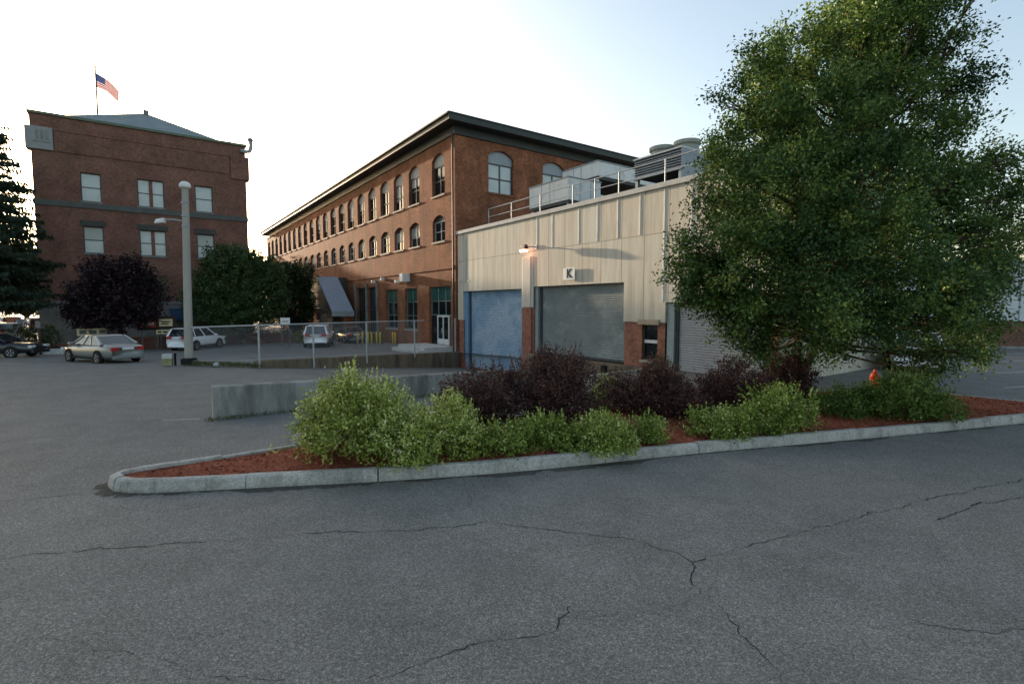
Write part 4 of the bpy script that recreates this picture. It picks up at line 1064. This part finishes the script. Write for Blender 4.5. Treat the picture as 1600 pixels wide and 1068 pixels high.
def car(name, label, paint, P, loc_, rz, cat='car', group='parked cars', lower=None):
    """P: L, W, H, belt, hood, nose, wheel base, glass base x0/x1, roof x0/x1, wheel radius, deck"""
    L, W = P['L'], P['W']; r = empty(name, loc_, rz, label, cat, group)
    hw = W/2; wr = P['wr']; ax = P['wb']/2
    st = P['st']           # stations (x, z_top, half width factor, z_low)
    b = MB(); vs = []
    for (x, zt, k, zl) in st:
        w = hw*k
        vs += [(x, -w*.86, zl), (x, -w*.98, zl+.12), (x, -w, zl+(zt-zl)*.55), (x, -w*.955, zt-.05), (x, -w*.80, zt), (x, 0, zt+.025), (x, w*.80, zt), (x, w*.955, zt-.05), (x, w, zl+(zt-zl)*.55), (x, w*.98, zl+.12), (x, w*.86, zl)]
    n = 11; m = len(st); fs = []
    for i in range(m-1):
        for j in range(n): fs.append((i*n+j, i*n+(j+1) % n, (i+1)*n+(j+1) % n, (i+1)*n+j))
    fs += [tuple(range(n)), tuple((m-1)*n+j for j in reversed(range(n)))]
    b.add(vs, fs); b.build('body', paint, r, smooth=True, sub=1)
    # cabin: glass house between belt and roof, then roof and pillars in body colour
    x0, x1, y0, y1 = P['g0'], P['g1'], P['r0'], P['r1']; zb, zr = P['belt'], P['H']; wb_, wt = hw*.88, hw*.70
    bot = [(x0, -wb_, zb), (x1, -wb_, zb), (x1, wb_, zb), (x0, wb_, zb)]; top = [(y0, -wt, zr-.05), (y1, -wt, zr-.05), (y1, wt, zr-.05), (y0, wt, zr-.05)]
    def face(nm, i, j):
        q = [Vector(bot[i]), Vector(bot[j]), Vector(top[j]), Vector(top[i])]
        MB().add([tuple(v) for v in q], [(0, 1, 2, 3)]).build(nm, CG, r)
    face('side_window', 0, 1); face('windscreen', 1, 2); face('side_window', 2, 3); face('rear_window', 3, 0)
    t = MB(); mx = (y0+y1)/2
    t.add([(y0-.04, -wt-.02, zr-.06), (y1+.04, -wt-.02, zr-.06), (y1+.04, wt+.02, zr-.06), (y0-.04, wt+.02, zr-.06),
           (y0+.1, -wt*.8, zr-.005), (y1-.15, -wt*.8, zr-.005), (y1-.15, wt*.8, zr-.005), (y0+.1, wt*.8, zr-.005), (mx, 0, zr+.015)],
          [(0, 3, 2, 1), (0, 1, 5, 4), (1, 2, 6, 5), (2, 3, 7, 6), (3, 0, 4, 7), (4, 5, 8), (5, 6, 8), (6, 7, 8), (7, 4, 8)])
    t.build('roof', paint, r, smooth=False, bevel=.02)
    for i in range(4):
        a, c = Vector(bot[i]), Vector(top[i]); MB().cyl(a, c, .055 if i in (1, 2) else .09, .05, 6).build('pillar', paint, r)
    for tb in P['pil']:
        for sg in (-1, 1):
            xb = x0+(x1-x0)*tb; xt = y0+(y1-y0)*tb; MB().cyl((xb, sg*wb_, zb-.02), (xt, sg*wt, zr-.05), .04, None, 6).build('pillar', paint, r)
    for x in (-ax, ax):
        for sg in (-1, 1):
            MB().cyl((x, sg*(hw*.93), wr*1.03), (x, sg*(hw+.004), wr*1.03), wr*1.17, None, 22).build('wheel_arch', MAT['rubber'], r)
            wl = MB(); wl.lathe([(wr*.62, -.1), (wr*.93, -.1), (wr, -.06), (wr, .06), (wr*.93, .1), (wr*.62, .1)], 22)
            tyre = wl.build('wheel', MAT['rubber'], r); tyre.location = (x, sg*(hw-.08), wr); tyre.rotation_euler = (R(-90*sg), 0, 0)
            q = MB(); q.lathe([(.01, .075), (.05, .09), (wr*.2, .08), (wr*.62, .102), (wr*.66, .09)], 18)
            for k in range(5):
                an_ = 2*math.pi*k/5; q.hexa([(math.cos(an_+d)*rr, math.sin(an_+d)*rr, zz) for zz in (.08, .104) for rr, d in ((wr*.15, -.3), (wr*.58, -.12), (wr*.58, .12), (wr*.15, .3))])
            q.build('rim', RIM, tyre)
    xr, xf = st[0][0], st[-1][0]; zt = P['lz']
    for sg in (-1, 1):
        MB().box(xr-.012, xr+.16, *sorted((sg*hw*.44, sg*hw*.82)), zt-.1, zt+P.get('lh', .08)).build('tail_light', TL, r, bevel=.02)
        MB().box(xf-.2, xf+.008, *sorted((sg*hw*.5, sg*hw*.88)), P['hz']-.08, P['hz']+.06).build('headlight', HLM, r, bevel=.02)
        MB().box(x1-.35, x1-.15, *sorted((sg*hw*.98, sg*(hw+.17))), zb-.02, zb+.12).build('mirror', paint, r, bevel=.03)
    MB().box(xr-.03, xr+.02, -.26, .26, P['pz'], P['pz']+.13).build('number_plate', PLATE, r)
    MB().box(xr-.05, xr+.1, -hw*.76, hw*.76, .26, .42).build('rear_bumper', lower or paint, r, bevel=.04)
    MB().box(xf-.12, xf+.05, -hw*.82, hw*.82, .24, .42).build('front_bumper', lower or paint, r, bevel=.04)
    b = MB()
    for sg in (-1, 1):
        b.box(-ax+wr*1.2, ax-wr*1.2, *sorted((sg*hw*.985, sg*(hw+.012))), .24, .33)
    b.build('door_sill', MAT['rubber'], r)
    return r
SED = dict(L=4.8, W=1.8, H=1.42, belt=.93, wb=2.72, wr=.32, g0=-1.62, g1=1.12, r0=-.82, r1=.30, pil=(.36, .62), lz=.78, hz=.66, pz=.72,
    st=[(-2.38, .82, .78, .34), (-2.3, .96, .88, .26), (-1.75, .99, .96, .22), (-.9, .95, .99, .2), (.2, .93, 1, .2), (1.05, .91, .99, .2), (1.7, .85, .96, .22), (2.2, .74, .88, .26), (2.38, .60, .74, .32)])
SUVP = dict(L=4.6, W=1.82, H=1.66, belt=1.03, wb=2.68, wr=.35, g0=-2.12, g1=1.05, r0=-1.85, r1=.25, pil=(.25, .60), lz=1.0, hz=.82, pz=.85, lh=.08,
    st=[(-2.28, .95, .84, .38), (-2.22, 1.06, .92, .3), (-1.4, 1.07, .99, .25), (0, 1.04, 1, .25), (1.0, 1.03, .99, .25), (1.7, .98, .96, .27), (2.15, .88, .89, .3), (2.3, .7, .8, .36)])
VANP = dict(L=4.9, W=1.95, H=1.78, belt=1.05, wb=2.95, wr=.34, g0=-2.32, g1=1.35, r0=-2.12, r1=.45, pil=(.28, .62), lz=1.05, hz=.8, pz=.82, lh=.06,
    st=[(-2.45, .98, .88, .36), (-2.4, 1.08, .95, .28), (-1.4, 1.09, 1, .23), (0, 1.06, 1, .23), (1.3, 1.05, .99, .23), (1.9, .95, .95, .26), (2.3, .78, .86, .3), (2.45, .62, .76, .36)])
wp = carpaint('paint_white', (.84, .84, .85), 0)
silver = carpaint('paint_silver', (.20, .215, .205), .2)
def put(x, y): return (x, y, gz(x, y))
car('saloon_car', 'silver grey saloon car parked in front of the plum tree', silver, SED, put(-21.35, 26.6), math.atan2(.445, -.895))
car('estate_car', 'white sport utility car behind the concrete pole', wp, SUVP, put(-24.45, 39.7), R(86))
car('people_carrier', 'white people carrier seen from behind near the stair canopy', wp, VANP, put(-16.1, 42.6), R(105), lower=MAT['rubber'])
car('hatchback_car', 'dark grey car half hidden beside the white people carrier', carpaint('paint_grey', (.13, .14, .15), .3), SED, put(-14.9, 47.2), R(120))
car('black_car', 'black car cut off by the frame edge beside the pale kerb slab', carpaint('paint_black', (.012, .013, .018), .1), SED, put(-30.75, 30.3), R(12))
car('white_car', 'white car parked under the right side of the big tree', wp, SUVP, put(17.5, 22.4), R(58))
cols_ = [((-45.5, 49, 0), 'paint_white2', (.6, .62, .64), SUVP, 'pale car beyond the hedge nearest the stone base'), ((-49.5, 52, 0), 'paint_navy', (.03, .035, .06), SED, 'dark blue car between two pale cars beyond the hedge'),
         ((-52.5, 53.5, 0), 'paint_silver2', (.5, .51, .53), SUVP, 'silver car under the spruce beyond the hedge'), ((-44.0, 44.5, 0), 'paint_cream', (.55, .54, .46), VANP, 'cream van just behind the hedge at the frame edge')]
for (p, nm, c, pr_, lab) in cols_:
    car('parked_car', lab, carpaint(nm, c, .1), pr_, (p[0], p[1], gz(p[0], p[1])+(.55 if nm != 'paint_cream' else .1)), R(140), group='cars parked beyond the hedge')

# ------------------------------------------------------------------ big tree on the island
TX, TY = 7.75, 13.9
bt = empty('broadleaf_tree', (TX, TY, bed_z(TX, TY)-.05), 0, 'big broadleaf tree with a wide dense crown rising from the planted island', 'tree')
TL_ = [[10.1,13.8,9.94,1.5],[8.97,13.8,9.62,1.38],[7.32,13.5,9.08,1.21],[6.38,13.5,8.13,1.11],[11.25,14.5,9.3,.9],[6.17,13.3,6.72,1.2],[7.47,12.8,7.17,1.76],[9.68,13.5,7.58,1.86],[11.45,14.2,8.33,.8],[5.35,13.2,5.42,1.09],[6.34,12.0,5.17,1.65],[8.1,12.0,5.32,1.65],[10.99,14.0,6.01,1.4],[12.6,14.2,6.39,.89],[13.78,14.5,6.12,.76],[11.3,13.5,5.15,1.18],[4.74,13.2,4.05,.92],[5.49,12.3,3.58,1.31],[6.85,11.5,3.38,1.58],[8.93,12.0,3.56,1.65],[11.45,13.2,3.81,1.24],[12.78,13.8,4.62,1.0],[12.92,13.6,3.51,.68],[5.09,13.0,3.15,.78],[5.87,12.7,2.35,.83],[7.04,12.5,2.12,1.02],[8.25,12.0,2.37,1.12],[9.83,12.3,2.52,1.08],[11.35,12.8,2.35,.8],[11.46,12.6,1.64,.57],[10.76,12.6,1.49,.57],[6.26,12.8,1.71,.54],[10.11,13.0,1.53,.55],[8.46,13.5,1.65,.61],[9.7,16.0,9.05,2.2],[12.01,16.3,6.25,2.0],[8.99,16.2,5.25,2.02],[10.75,16.3,3.27,1.94],[10.7,14.0,11.17,1.49],[9.74,14.3,11.19,1.25],[9.4,14.2,12.4,1.0],[7.2,15.5,7.4,1.6],[5.6,12.8,2.27,.75],[6.0,12.8,1.63,.55],[4.96,12.8,2.95,.65],[12.2,13.2,2.3,.6],[12.1,13.2,1.5,.45],[13.6,13.8,5.2,.65],[10.4,12.8,1.1,.45],[4.5,13.2,3.5,.6]]
o0 = np.array(bt.location)
tl = [(x-o0[0], y-o0[1], z-o0[2], r*.82, r*.82, r*.72) for x, y, z, r in TL_]
for x, y, z, r in list(TL_):      # smaller outer sprays break up the outline
    for d in rdir(0 if z < 2.6 else 4): tl.append((x-o0[0]+d[0]*r*.95, y-o0[1]+d[1]*r*.95, z-o0[2]+d[2]*r*.85, r*.30, r*.30, r*.22))
C, D, S, T = lobe_leaves(tl, 78, 58, .09, shell=.5, spread=.2, up=.12, tint0=.36, tvar=.26, lvar=.10)
# turning leaves on some sprays towards the tops of the western lobes
k = (np.sin(C[:, 0]*2.1+1.3)*np.sin(C[:, 2]*1.7+.4)*np.sin(C[:, 1]*1.9) > .28); T[k] += .12
leaves('crown', C, D, S, T, MAT['leaf_tree'], bt, aspect=.62)
b = MB()
limb(b, (0, 0, -.1), (-.02, -.05, 1.5), .15, .12, 0, 4, 12)
limb(b, (.12, .06, -.1), (.55, .05, 1.7), .11, .09, 0, 4, 10)
fork = Vector((.15, -.05, 2.3))
limb(b, (-.02, -.05, 1.5), fork, .12, .11, 0, 2, 12); limb(b, (.55, .05, 1.7), (1.3, .1, 3.2), .09, .08, 0, 3, 10)
limb(b, fork, (1.7, 0, 6.4), .11, .07, 0, 6, 10); limb(b, (1.7, 0, 6.4), (2.3, .1, 11), .07, .02, 0, 5, 8)
for i, l in enumerate(tl):
    c = Vector(l[:3]); base = Vector((.15, -.05, 1.6)).lerp(Vector((1.9, 0, 7.2)), min(1, max(0, (c.z-1.9)/7.5)))
    limb(b, base, c, .05, .012, -.15, 5, 6)
    for d in rdir(4): limb(b, c.lerp(base, .25), c+Vector(d)*l[3]*.75, .018, .005, 0, 3, 5)
b.build('trunk', MAT['bark'], bt, smooth=True)

def round_tree(name, p, lobes, twigs, per, size, mat, label, tint0=.4, trunk_h=1.6, tr=.14, shell=.55, spread=.25, group=None, up=.2, cat='tree', floor=None):
    r = empty(name, p, 0, label, cat, group)
    C, D, S, T = lobe_leaves(lobes, twigs, per, size, shell, spread, up, tint0, .25, floor, .10)
    leaves('crown', C, D, S, T, mat, r)
    b = MB(); limb(b, (0, 0, -.4), (0, 0, trunk_h), tr, tr*.75, 0, 3, 10)
    for l in lobes: limb(b, (0, 0, trunk_h*.85), l[:3], tr*.5, .02, 0, 4, 6)
    b.build('trunk', MAT['bark'], r, smooth=True)
    return r
round_tree('plum_tree', (-29.1, 38.0, -.6), [(0, 0, 4.0, 2.9, 2.6, 2.3), (-1.7, -.6, 3.3, 1.6, 1.5, 1.6), (1.7, -.5, 3.5, 1.6, 1.5, 1.7), (-1.3, 0, 5.5, 1.2, 1.2, 1.3), (.6, -.2, 5.6, 1.2, 1.2, 1.2), (1.9, .1, 5.2, .9, 1, 1.2), (-.3, -.9, 2.5, 2.2, 1.7, 1.0), (-1.0, .1, 6.5, .35, .35, .7), (1.6, 0, 6.3, .3, .3, .7), (.3, 0, 6.5, .35, .35, .55)],
           58, 22, .22, MAT['leaf_plum'], 'dark purple plum tree in front of the square brick block', .45, 2.2, .2, group=None)
round_tree('green_tree', (-23.7, 45.0, -.6), [(0, 0, 4.6, 3.6, 3.2, 2.9), (-2.3, -.8, 3.8, 2.0, 2, 2.1), (2.2, -.8, 3.7, 2.1, 2, 2.2), (-.9, -.3, 7.2, 1.9, 1.8, 1.4), (1.1, -.2, 6.9, 1.8, 1.8, 1.3), (0, -1.8, 3.0, 3.0, 1.8, 1.7), (2.8, 0, 5.4, 1.3, 1.3, 1.5), (-2.5, 0, 5.8, 1.3, 1.3, 1.4)],
           58, 24, .22, MAT['leaf_dark'], 'rounded dense dark green tree between the brick block and the mill', .45, 2.0, .22)
round_tree('shade_tree', (-22.6, 53.0, -.6), [(-.3, 0, 4.2, 2.3, 2.4, 3.2), (.9, -.8, 3.2, 1.6, 1.7, 2.4), (-1.0, -.5, 6.3, 1.6, 1.6, 1.6), (.9, 0, 6.4, 1.3, 1.4, 1.5)],
           70, 16, .26, MAT['leaf_hedge'], 'darker loose green tree close against the mill facade', .25, 2.0, .2)

# spruce at the frame's left edge, drooping boughs
sp = empty('spruce_tree', (-35.6, 34.2, -.4), 0, 'tall spruce with drooping feathery boughs at the frame edge', 'tree')
b = MB(); b.cyl((0, 0, -.3), (0, 0, 18.4), .36, .03, 12); Cs = []; Ds = []; Ts = []; z = 3.9
while z < 18.2:
    L = 5.3*(1-z/18.6)**.66*random.uniform(.82, 1.12)+.25
    for k in range(random.randint(7, 8)):
        a = random.uniform(0, 2*math.pi); l = L*random.uniform(.75, 1.1); d = Vector((math.cos(a), math.sin(a), 0)); pr_ = None
        m = max(5, int(l/.16)); side = Vector((-d.y, d.x, 0))
        for i in range(m+1):
            t = i/m; p = Vector((0, 0, z)) + d*l*t + Vector((0, 0, -.38*l*t*(1-.45*t)*1.2 + (.16*l*max(0, t-.7))))
            if pr_ is not None and i % 3 == 0: b.cyl(pr_, p, .035*(1-t)+.008, .03*(1-t)+.006, 5, False); pr_ = p
            if pr_ is None: pr_ = p
            if t > .12 and p.z > 2.9:
                wid = (.62*(1-t)+.12)*min(1.3, l/2.5)
                for q in range(15):
                    s_ = random.uniform(-1, 1)*wid
                    Cs.append(p + side*s_ + d*(-abs(s_)*.35) + Vector((0, 0, -abs(random.gauss(0, .16))-.05)))
                    Ds.append(d*.6+side*s_*.8+Vector((random.gauss(0, .25), random.gauss(0, .25), -.75))); Ts.append(random.uniform(.1, .9))
    z += random.uniform(.22, .33)
leaves('crown', [tuple(c) for c in Cs], [tuple(c) for c in Ds], .30*RNG.uniform(.6, 1.3, len(Cs)), np.array(Ts), MAT['leaf_spruce'], sp, aspect=.3)
b.build('trunk', MAT['bark'], sp)

# ------------------------------------------------------------------ shrubs on the island
def shrub(name, x, y, rx, ry, h, mat, size, label, group, dens=1.0, tint0=.42, spikes=0, up=.5, seed=0, cat='shrub', lob=8, rough_=.35):
    k_ = 1.3 if mat is MI else 1.25; rx *= k_; ry *= 1.2; h *= 1.0 if mat is MI else .97; dens *= 1.5
    y -= .2 if mat in (LI, MI) and y < 11 else 0
    q = random.Random(seed); z0 = bed_z(x, y)-.03
    r = empty(name, (x, y, z0), q.uniform(0, 6), label, cat, group)
    rz = h*.52; rr = (rx+ry)/2
    lobes = [(0, 0, h*.42, rr*.72, rr*.72, h*.42), (0, 0, h*.2, rx*.92, ry*.92, h*.22)]
    for k in range(lob):
        a = 2*math.pi*(k+q.uniform(-.35, .35))/lob; e = q.uniform(.42, .72)
        hh = q.uniform(.24, .62)*h
        lobes.append((math.cos(a)*rx*e, math.sin(a)*ry*e, hh, rr*rough_*q.uniform(.85, 1.25), rr*rough_*q.uniform(.85, 1.25), h*q.uniform(.26, .36)))
    for k in range(max(2, lob//3)):
        a = q.uniform(0, 6.28); e = q.uniform(0, .35)
        lobes.append((math.cos(a)*rx*e, math.sin(a)*ry*e, h*q.uniform(.66, .78), rr*rough_*.85, rr*rough_*.85, h*.25))
    tw = dens*150*(.09/size)**1.2
    C, D, S, T = lobe_leaves(lobes, tw, 15, size, .45, size*1.35, up, tint0, .3, .02)
    # sprouting shoots above the mass
    if spikes:
        pc_ = []; pd = []; 
        for k in range(spikes):
            l = q.choice(lobes); a = q.uniform(0, 6.28); e = q.uniform(0, .9)
            bx, by = l[0]+math.cos(a)*l[3]*e, l[1]+math.sin(a)*l[4]*e
            bz = l[2]+l[5]*math.sqrt(max(0, 1-e*e))*.9; lean = (bx/rx*.35+q.uniform(-.2, .2), by/ry*.35+q.uniform(-.2, .2)); hh = q.uniform(.08, .24)*max(.7, h)
            for m in range(9):
                t = m/9*hh; pc_.append((bx+lean[0]*t, by+lean[1]*t, bz+t)); pd.append((q.gauss(0, .8)+lean[0], q.gauss(0, .8)+lean[1], .8))
        C = np.concatenate([C, np.array(pc_)]); D = np.concatenate([D, np.array(pd)])
        S = np.concatenate([S, np.full(len(pc_), size*.9)]); T = np.concatenate([T, np.clip(RNG.normal(tint0+.22, .2, len(pc_)), 0, 1)])
    leaves('foliage', C, D, S, T, mat, r, aspect=.6)
    b = MB()
    for l in lobes: limb(b, (l[0]*.2, l[1]*.2, 0), l[:3], .016, .005, 0, 3, 5)
    b.build('stems', MAT['bark'], r)
    return r
LI, MI, PU = MAT['leaf_light'], MAT['leaf_mid'], MAT['leaf_purple']
GL, GP = 'light green shrubs along the kerb', 'dark purple shrubs behind the green ones'
shrub('light_green_shrub', -2.75, 8.85, 1.02, .75, 1.52, LI, .062, 'tallest light green shrub, nearest the bare mulch tip', GL, 1.0, .5, 60, seed=1, lob=9)
shrub('light_green_shrub', -1.9, 8.45, .80, .5, 1.0, LI, .058, 'broad light green shrub in front of the tallest one', GL, 1.0, .45, 40, seed=2)
shrub('light_green_shrub', -1.35, 9.6, .85, .6, .9, LI, .06, 'pale green shrub showing low behind the broad one', GL, .8, .5, 30, seed=3)
shrub('light_green_shrub', -.82, 8.8, .5, .45, .76, LI, .055, 'small light green shrub beside the broad one', GL, 1, .38, 15, seed=4, lob=6)
shrub('green_shrub', -.08, 8.95, .45, .38, .52, MI, .052, 'small low green shrub right below the first purple mound', GL, 1, .38, 12, seed=5, lob=6)
shrub('green_shrub', .66, 9.3, .45, .4, .66, MI, .052, 'small dim green shrub below the tall purple mound', GL, 1, .32, 12, seed=6, lob=6)
shrub('green_shrub', 1.62, 9.25, .72, .45, .76, MI, .055, 'broad pale flecked green shrub in the middle of the row', GL, 1, .5, 22, seed=7)
shrub('green_shrub', 2.55, 9.7, .42, .36, .58, MI, .052, 'small green shrub at the right end of the pale flecked one', GL, 1, .4, 10, seed=8, lob=6)
shrub('green_shrub', 4.0, 10.05, .6, .42, .66, MI, .055, 'low round green shrub beside bare mulch', GL, 1, .42, 16, seed=9, lob=7)
shrub('green_shrub', 5.35, 10.45, .8, .5, 1.05, MI, .06, 'taller bushy green shrub below the tree trunk', GL, 1, .42, 24, seed=10)
shrub('olive_shrub', 7.35, 11.35, .55, .45, .68, MAT['leaf_olive'], .058, 'small dark green shrub left of the hydrant', GL, 1, .3, 14, seed=11, lob=7)
shrub('olive_shrub', 8.85, 11.5, 1.08, .65, 1.12, MAT['leaf_olive'], .06, 'wide olive green shrub at the right end of the row', GL, 1.1, .5, 50, seed=12, lob=9)
shrub('green_shrub', 2.2, 12.1, .42, .38, .95, MI, .06, 'upright green shrub between two purple mounds', GL, .9, .5, 10, seed=13, lob=5)
shrub('purple_shrub', -.66, 10.9, .88, .75, 1.42, PU, .052, 'leftmost purple barberry, beside the tallest light green shrub', GP, 1.2, .4, 55, seed=21)
shrub('purple_shrub', .9, 10.95, 1.0, .85, 1.6, PU, .052, 'tallest purple barberry, in front of the pale column', GP, 1.2, .38, 60, seed=22, lob=9)
shrub('purple_shrub', 3.1, 11.5, 1.12, .75, 1.18, PU, .052, 'broad purple barberry in front of the dock ledge', GP, 1.2, .42, 60, seed=23, lob=9)
shrub('purple_shrub', 3.75, 12.7, .6, .5, 1.35, PU, .052, 'reddish purple barberry behind the broad one', GP, 1.1, .6, 20, seed=24, lob=6)
shrub('purple_shrub', 5.2, 11.95, .92, .7, 1.24, PU, .052, 'round purple barberry left of the tree trunk', GP, 1.2, .36, 40, seed=25)
shrub('purple_shrub', 7.1, 13.2, .75, .6, 1.35, PU, .055, 'dark purple barberry close against the tree trunk', GP, 1.1, .3, 30, seed=26)

shrub('green_shrub', 1.15, 9.15, .38, .36, .5, MI, .052, 'little green shrub squeezed left of the broad pale flecked one', GL, 1, .4, 8, seed=14, lob=6)
shrub('green_shrub', .3, 9.35, .4, .36, .6, MI, .052, 'little dim green shrub set back below the tall purple mound', GL, 1, .34, 8, seed=15, lob=6)
shrub('green_shrub', 4.72, 10.35, .42, .36, .62, MI, .055, 'little green shrub joining the low round one to the taller bushy one', GL, 1, .4, 8, seed=16, lob=6)
shrub('olive_shrub', 8.0, 11.55, .45, .4, .7, MAT['leaf_olive'], .058, 'dark green shrub directly in front of the hydrant foot', GL, 1, .3, 8, seed=17, lob=6)

# loose bark chips over the bed
LP = inset(LOOP, .2); n = 0; Cc = []
while len(Cc) < 15000:
    x, y = random.uniform(-6, 14.8), random.uniform(7.2, 15.6)
    if in_poly((x, y), LP): Cc.append((x, y))
MVa = np.array(MV); cz = []
for (x, y) in Cc:
    i = np.argmin((MVa[:, 0]-x)**2+(MVa[:, 1]-y)**2); cz.append(MVa[i, 2])
Cc = np.array(Cc); C3 = np.column_stack([Cc, np.array(cz)+.012*RNG.random(len(Cc))])
MAT['chip'] = leafmat('bark_chip', [(.07, .02, .012), (.2, .055, .03), (.33, .10, .055), (.42, .19, .12)], .0, .9)
tag(leaves('mulch_chips', C3, np.column_stack([RNG.normal(size=(len(Cc), 2)), RNG.normal(0, .3, len(Cc))]), .055*RNG.uniform(.5, 1.5, len(Cc)), RNG.random(len(Cc))*.8, MAT['chip'], aspect=.4, flat=0.0),
    'loose red bark chips scattered over the mulch', kind='stuff')

# ------------------------------------------------------------------ hedges
def hedge(p, q_, w, h, label, mat='leaf_hedge', size=.13):
    p = Vector(p); q_ = Vector(q_); L = (q_-p).length
    r = empty('hedge', (p.x, p.y, p.z), math.atan2((q_-p).y, (q_-p).x), label, 'hedge')
    lobes = [(L*(i+.5)/max(1, int(L/.8)), 0, h*.5, .62, w*.6, h*.56) for i in range(max(1, int(L/.8)))]
    C, D, S, T = lobe_leaves(lobes, 110, 14, size, .5, .14, .4, .45, .3, .0)
    leaves('foliage', C, D, S, T, MAT[mat], r)
    b = MB()
    for l in lobes: b.cyl((l[0], 0, -.2), (l[0], 0, h*.6), .04, .02, 6)
    b.build('stems', MAT['bark'], r)
hedge((-36.8, 37.6, -.45), (-31.9, 35.6, -.45), 1.1, 1.75, 'clipped dark hedge beside the grey stone base')
hedge((-24.9, 46.4, -.5), (-19.0, 47.2, -.5), 1.3, 1.0, 'dark green hedge behind the long low brick wall')
hedge((-19.5, 45.4, -.6), (-17.2, 45.8, -.6), 1.0, .9, 'short brighter green hedge left of the people carrier', 'leaf_olive')
hedge((-28.9, 39.4, -.5), (-26.0, 41.2, -.5), .8, .75, 'low dark shrub strip on top of the brick planter')
hedge((-14.2, 46.4, -.6), (-11.6, 45.4, -.6), .7, .8, 'low green planting behind the yellow bollards', 'leaf_olive')

# ------------------------------------------------------------------ far background
wh = empty('warehouse', (24, 33.6, 0), R(-8), 'low white warehouse with a brick base beyond the car park', 'warehouse')
MB().box(0, 46, 0, 24, -.5, 1.75).build('brick_base', MAT['brick_far'], wh)
b = MB(); b.box(-.06, 46.06, -.06, 24, 1.751, 5.3)
b.build('wall', MAT['warehouse_white'], wh)
MB().box(-.15, 46.15, -.16, 24.1, 5.301, 5.5).build('roof_edge', MAT['grey_metal'], wh)
for k in range(19): MB().box(.9+2.4*k, .96+2.4*k, -.08, -.061, 1.78, 5.28).build('panel_joint', MAT['grey_metal'], wh)
MB().box(0, 46, -.14, -.0, -.5, .16).build('plinth', MAT['concrete'], wh)

FT = [(-56.8, 60, 5.6, 11.0, 'far olive tree behind the spruce, left one of two'), (-53.5, 66, 3.6, 9.5, 'far olive tree behind the spruce, next to the dark brick block'), (-49.5, 94, 5.8, 14.0, 'far tree filling the gap between the brick block and the mill'),
      (-61, 97, 7, 17, 'far tree hidden behind the right side of the dark brick block, added to shade the mill'), (-73, 99, 7, 17, 'far tree hidden behind the middle of the dark brick block, added to shade the mill'),  # unseen pair added, grown tall to keep low sun off the mill's ground floor
      (-53, 86, 5, 12, 'unseen far tree behind the right edge of the dark brick block, added to shade the hedge'),  # unseen tree added to stop sun leaking onto the hedge by the lot
      (52, 66, 5.5, 9.5, 'far dark tree above the white warehouse'), (62, 70, 5.5, 10.5, 'far dark tree at the right end of the warehouse roof'), (42, 68, 5.0, 8.8, 'far dark tree behind the big crown over the warehouse')]
for i, (x, y, r_, h_, lab) in enumerate(FT):
    lb_ = [(0, 0, h_*.6, r_*.8, r_*.8, h_*.36)] + [(r_*.55*math.cos(a), r_*.55*math.sin(a), h_*(.45+.2*(j % 2)), r_*.5, r_*.5, h_*.24) for j, a in enumerate((0, 1.1, 2.2, 3.3, 4.4, 5.4))]
    round_tree('far_tree', (x, y, -.6), lb_, 14, 16, .55, MAT['leaf_far'], lab, .3+.1*(i % 3), 2.4, .3, spread=.5, group='far trees along the skyline')

# ------------------------------------------------------------------ light, sky, camera
SUN_AZ, SUN_EL = R(-40.3), R(7.2)
sd = Vector((math.sin(SUN_AZ)*math.cos(SUN_EL), math.cos(SUN_AZ)*math.cos(SUN_EL), math.sin(SUN_EL)))
sl = bpy.data.lights.new('sun', 'SUN'); sl.energy = 3.8; sl.angle = R(.6); sl.color = (1, .79, .56)
so = bpy.data.objects.new('sun', sl); COL.objects.link(so); so.rotation_euler = sd.to_track_quat('Z', 'Y').to_euler(); so.location = sd*200
wd = bpy.data.worlds.new('World'); SC.world = wd; wd.use_nodes = True
t = wd.node_tree; bg = t.nodes['Background']
sk = t.nodes.new('ShaderNodeTexSky'); sk.sky_type = 'NISHITA'; sk.sun_disc = False
sk.sun_elevation = SUN_EL; sk.sun_rotation = SUN_AZ; sk.altitude = 50; sk.air_density = 1.0; sk.dust_density = 3.0; sk.ozone_density = 1.5
hs = N(t, 'ShaderNodeHueSaturation'); hs.inputs['Saturation'].default_value = .84; t.links.new(sk.outputs[0], hs.inputs['Color'])
t.links.new(mix(t, hs.outputs[0], (1.0, .955, .90), 1, 'MULTIPLY'), bg.inputs[0]); bg.inputs[1].default_value = .136
cam = bpy.data.cameras.new('camera'); cam.sensor_width = 36; cam.lens = 18; cam.clip_end = 3000; cam.clip_start = .05
co = bpy.data.objects.new('camera', cam); COL.objects.link(co); co.location = (0, 0, 2.7)
co.rotation_euler = (R(90)-math.atan(56/800), 0, 0)
SC.camera = co
vs_ = SC.view_settings; vs_.view_transform = 'Standard'; vs_.look = 'None'; vs_.exposure = 2.0; vs_.gamma = 1
SC.display_settings.display_device = 'sRGB'
SC.cycles.caustics_reflective = False; SC.cycles.caustics_refractive = False
SC.cycles.max_bounces = 6; SC.cycles.transparent_max_bounces = 8
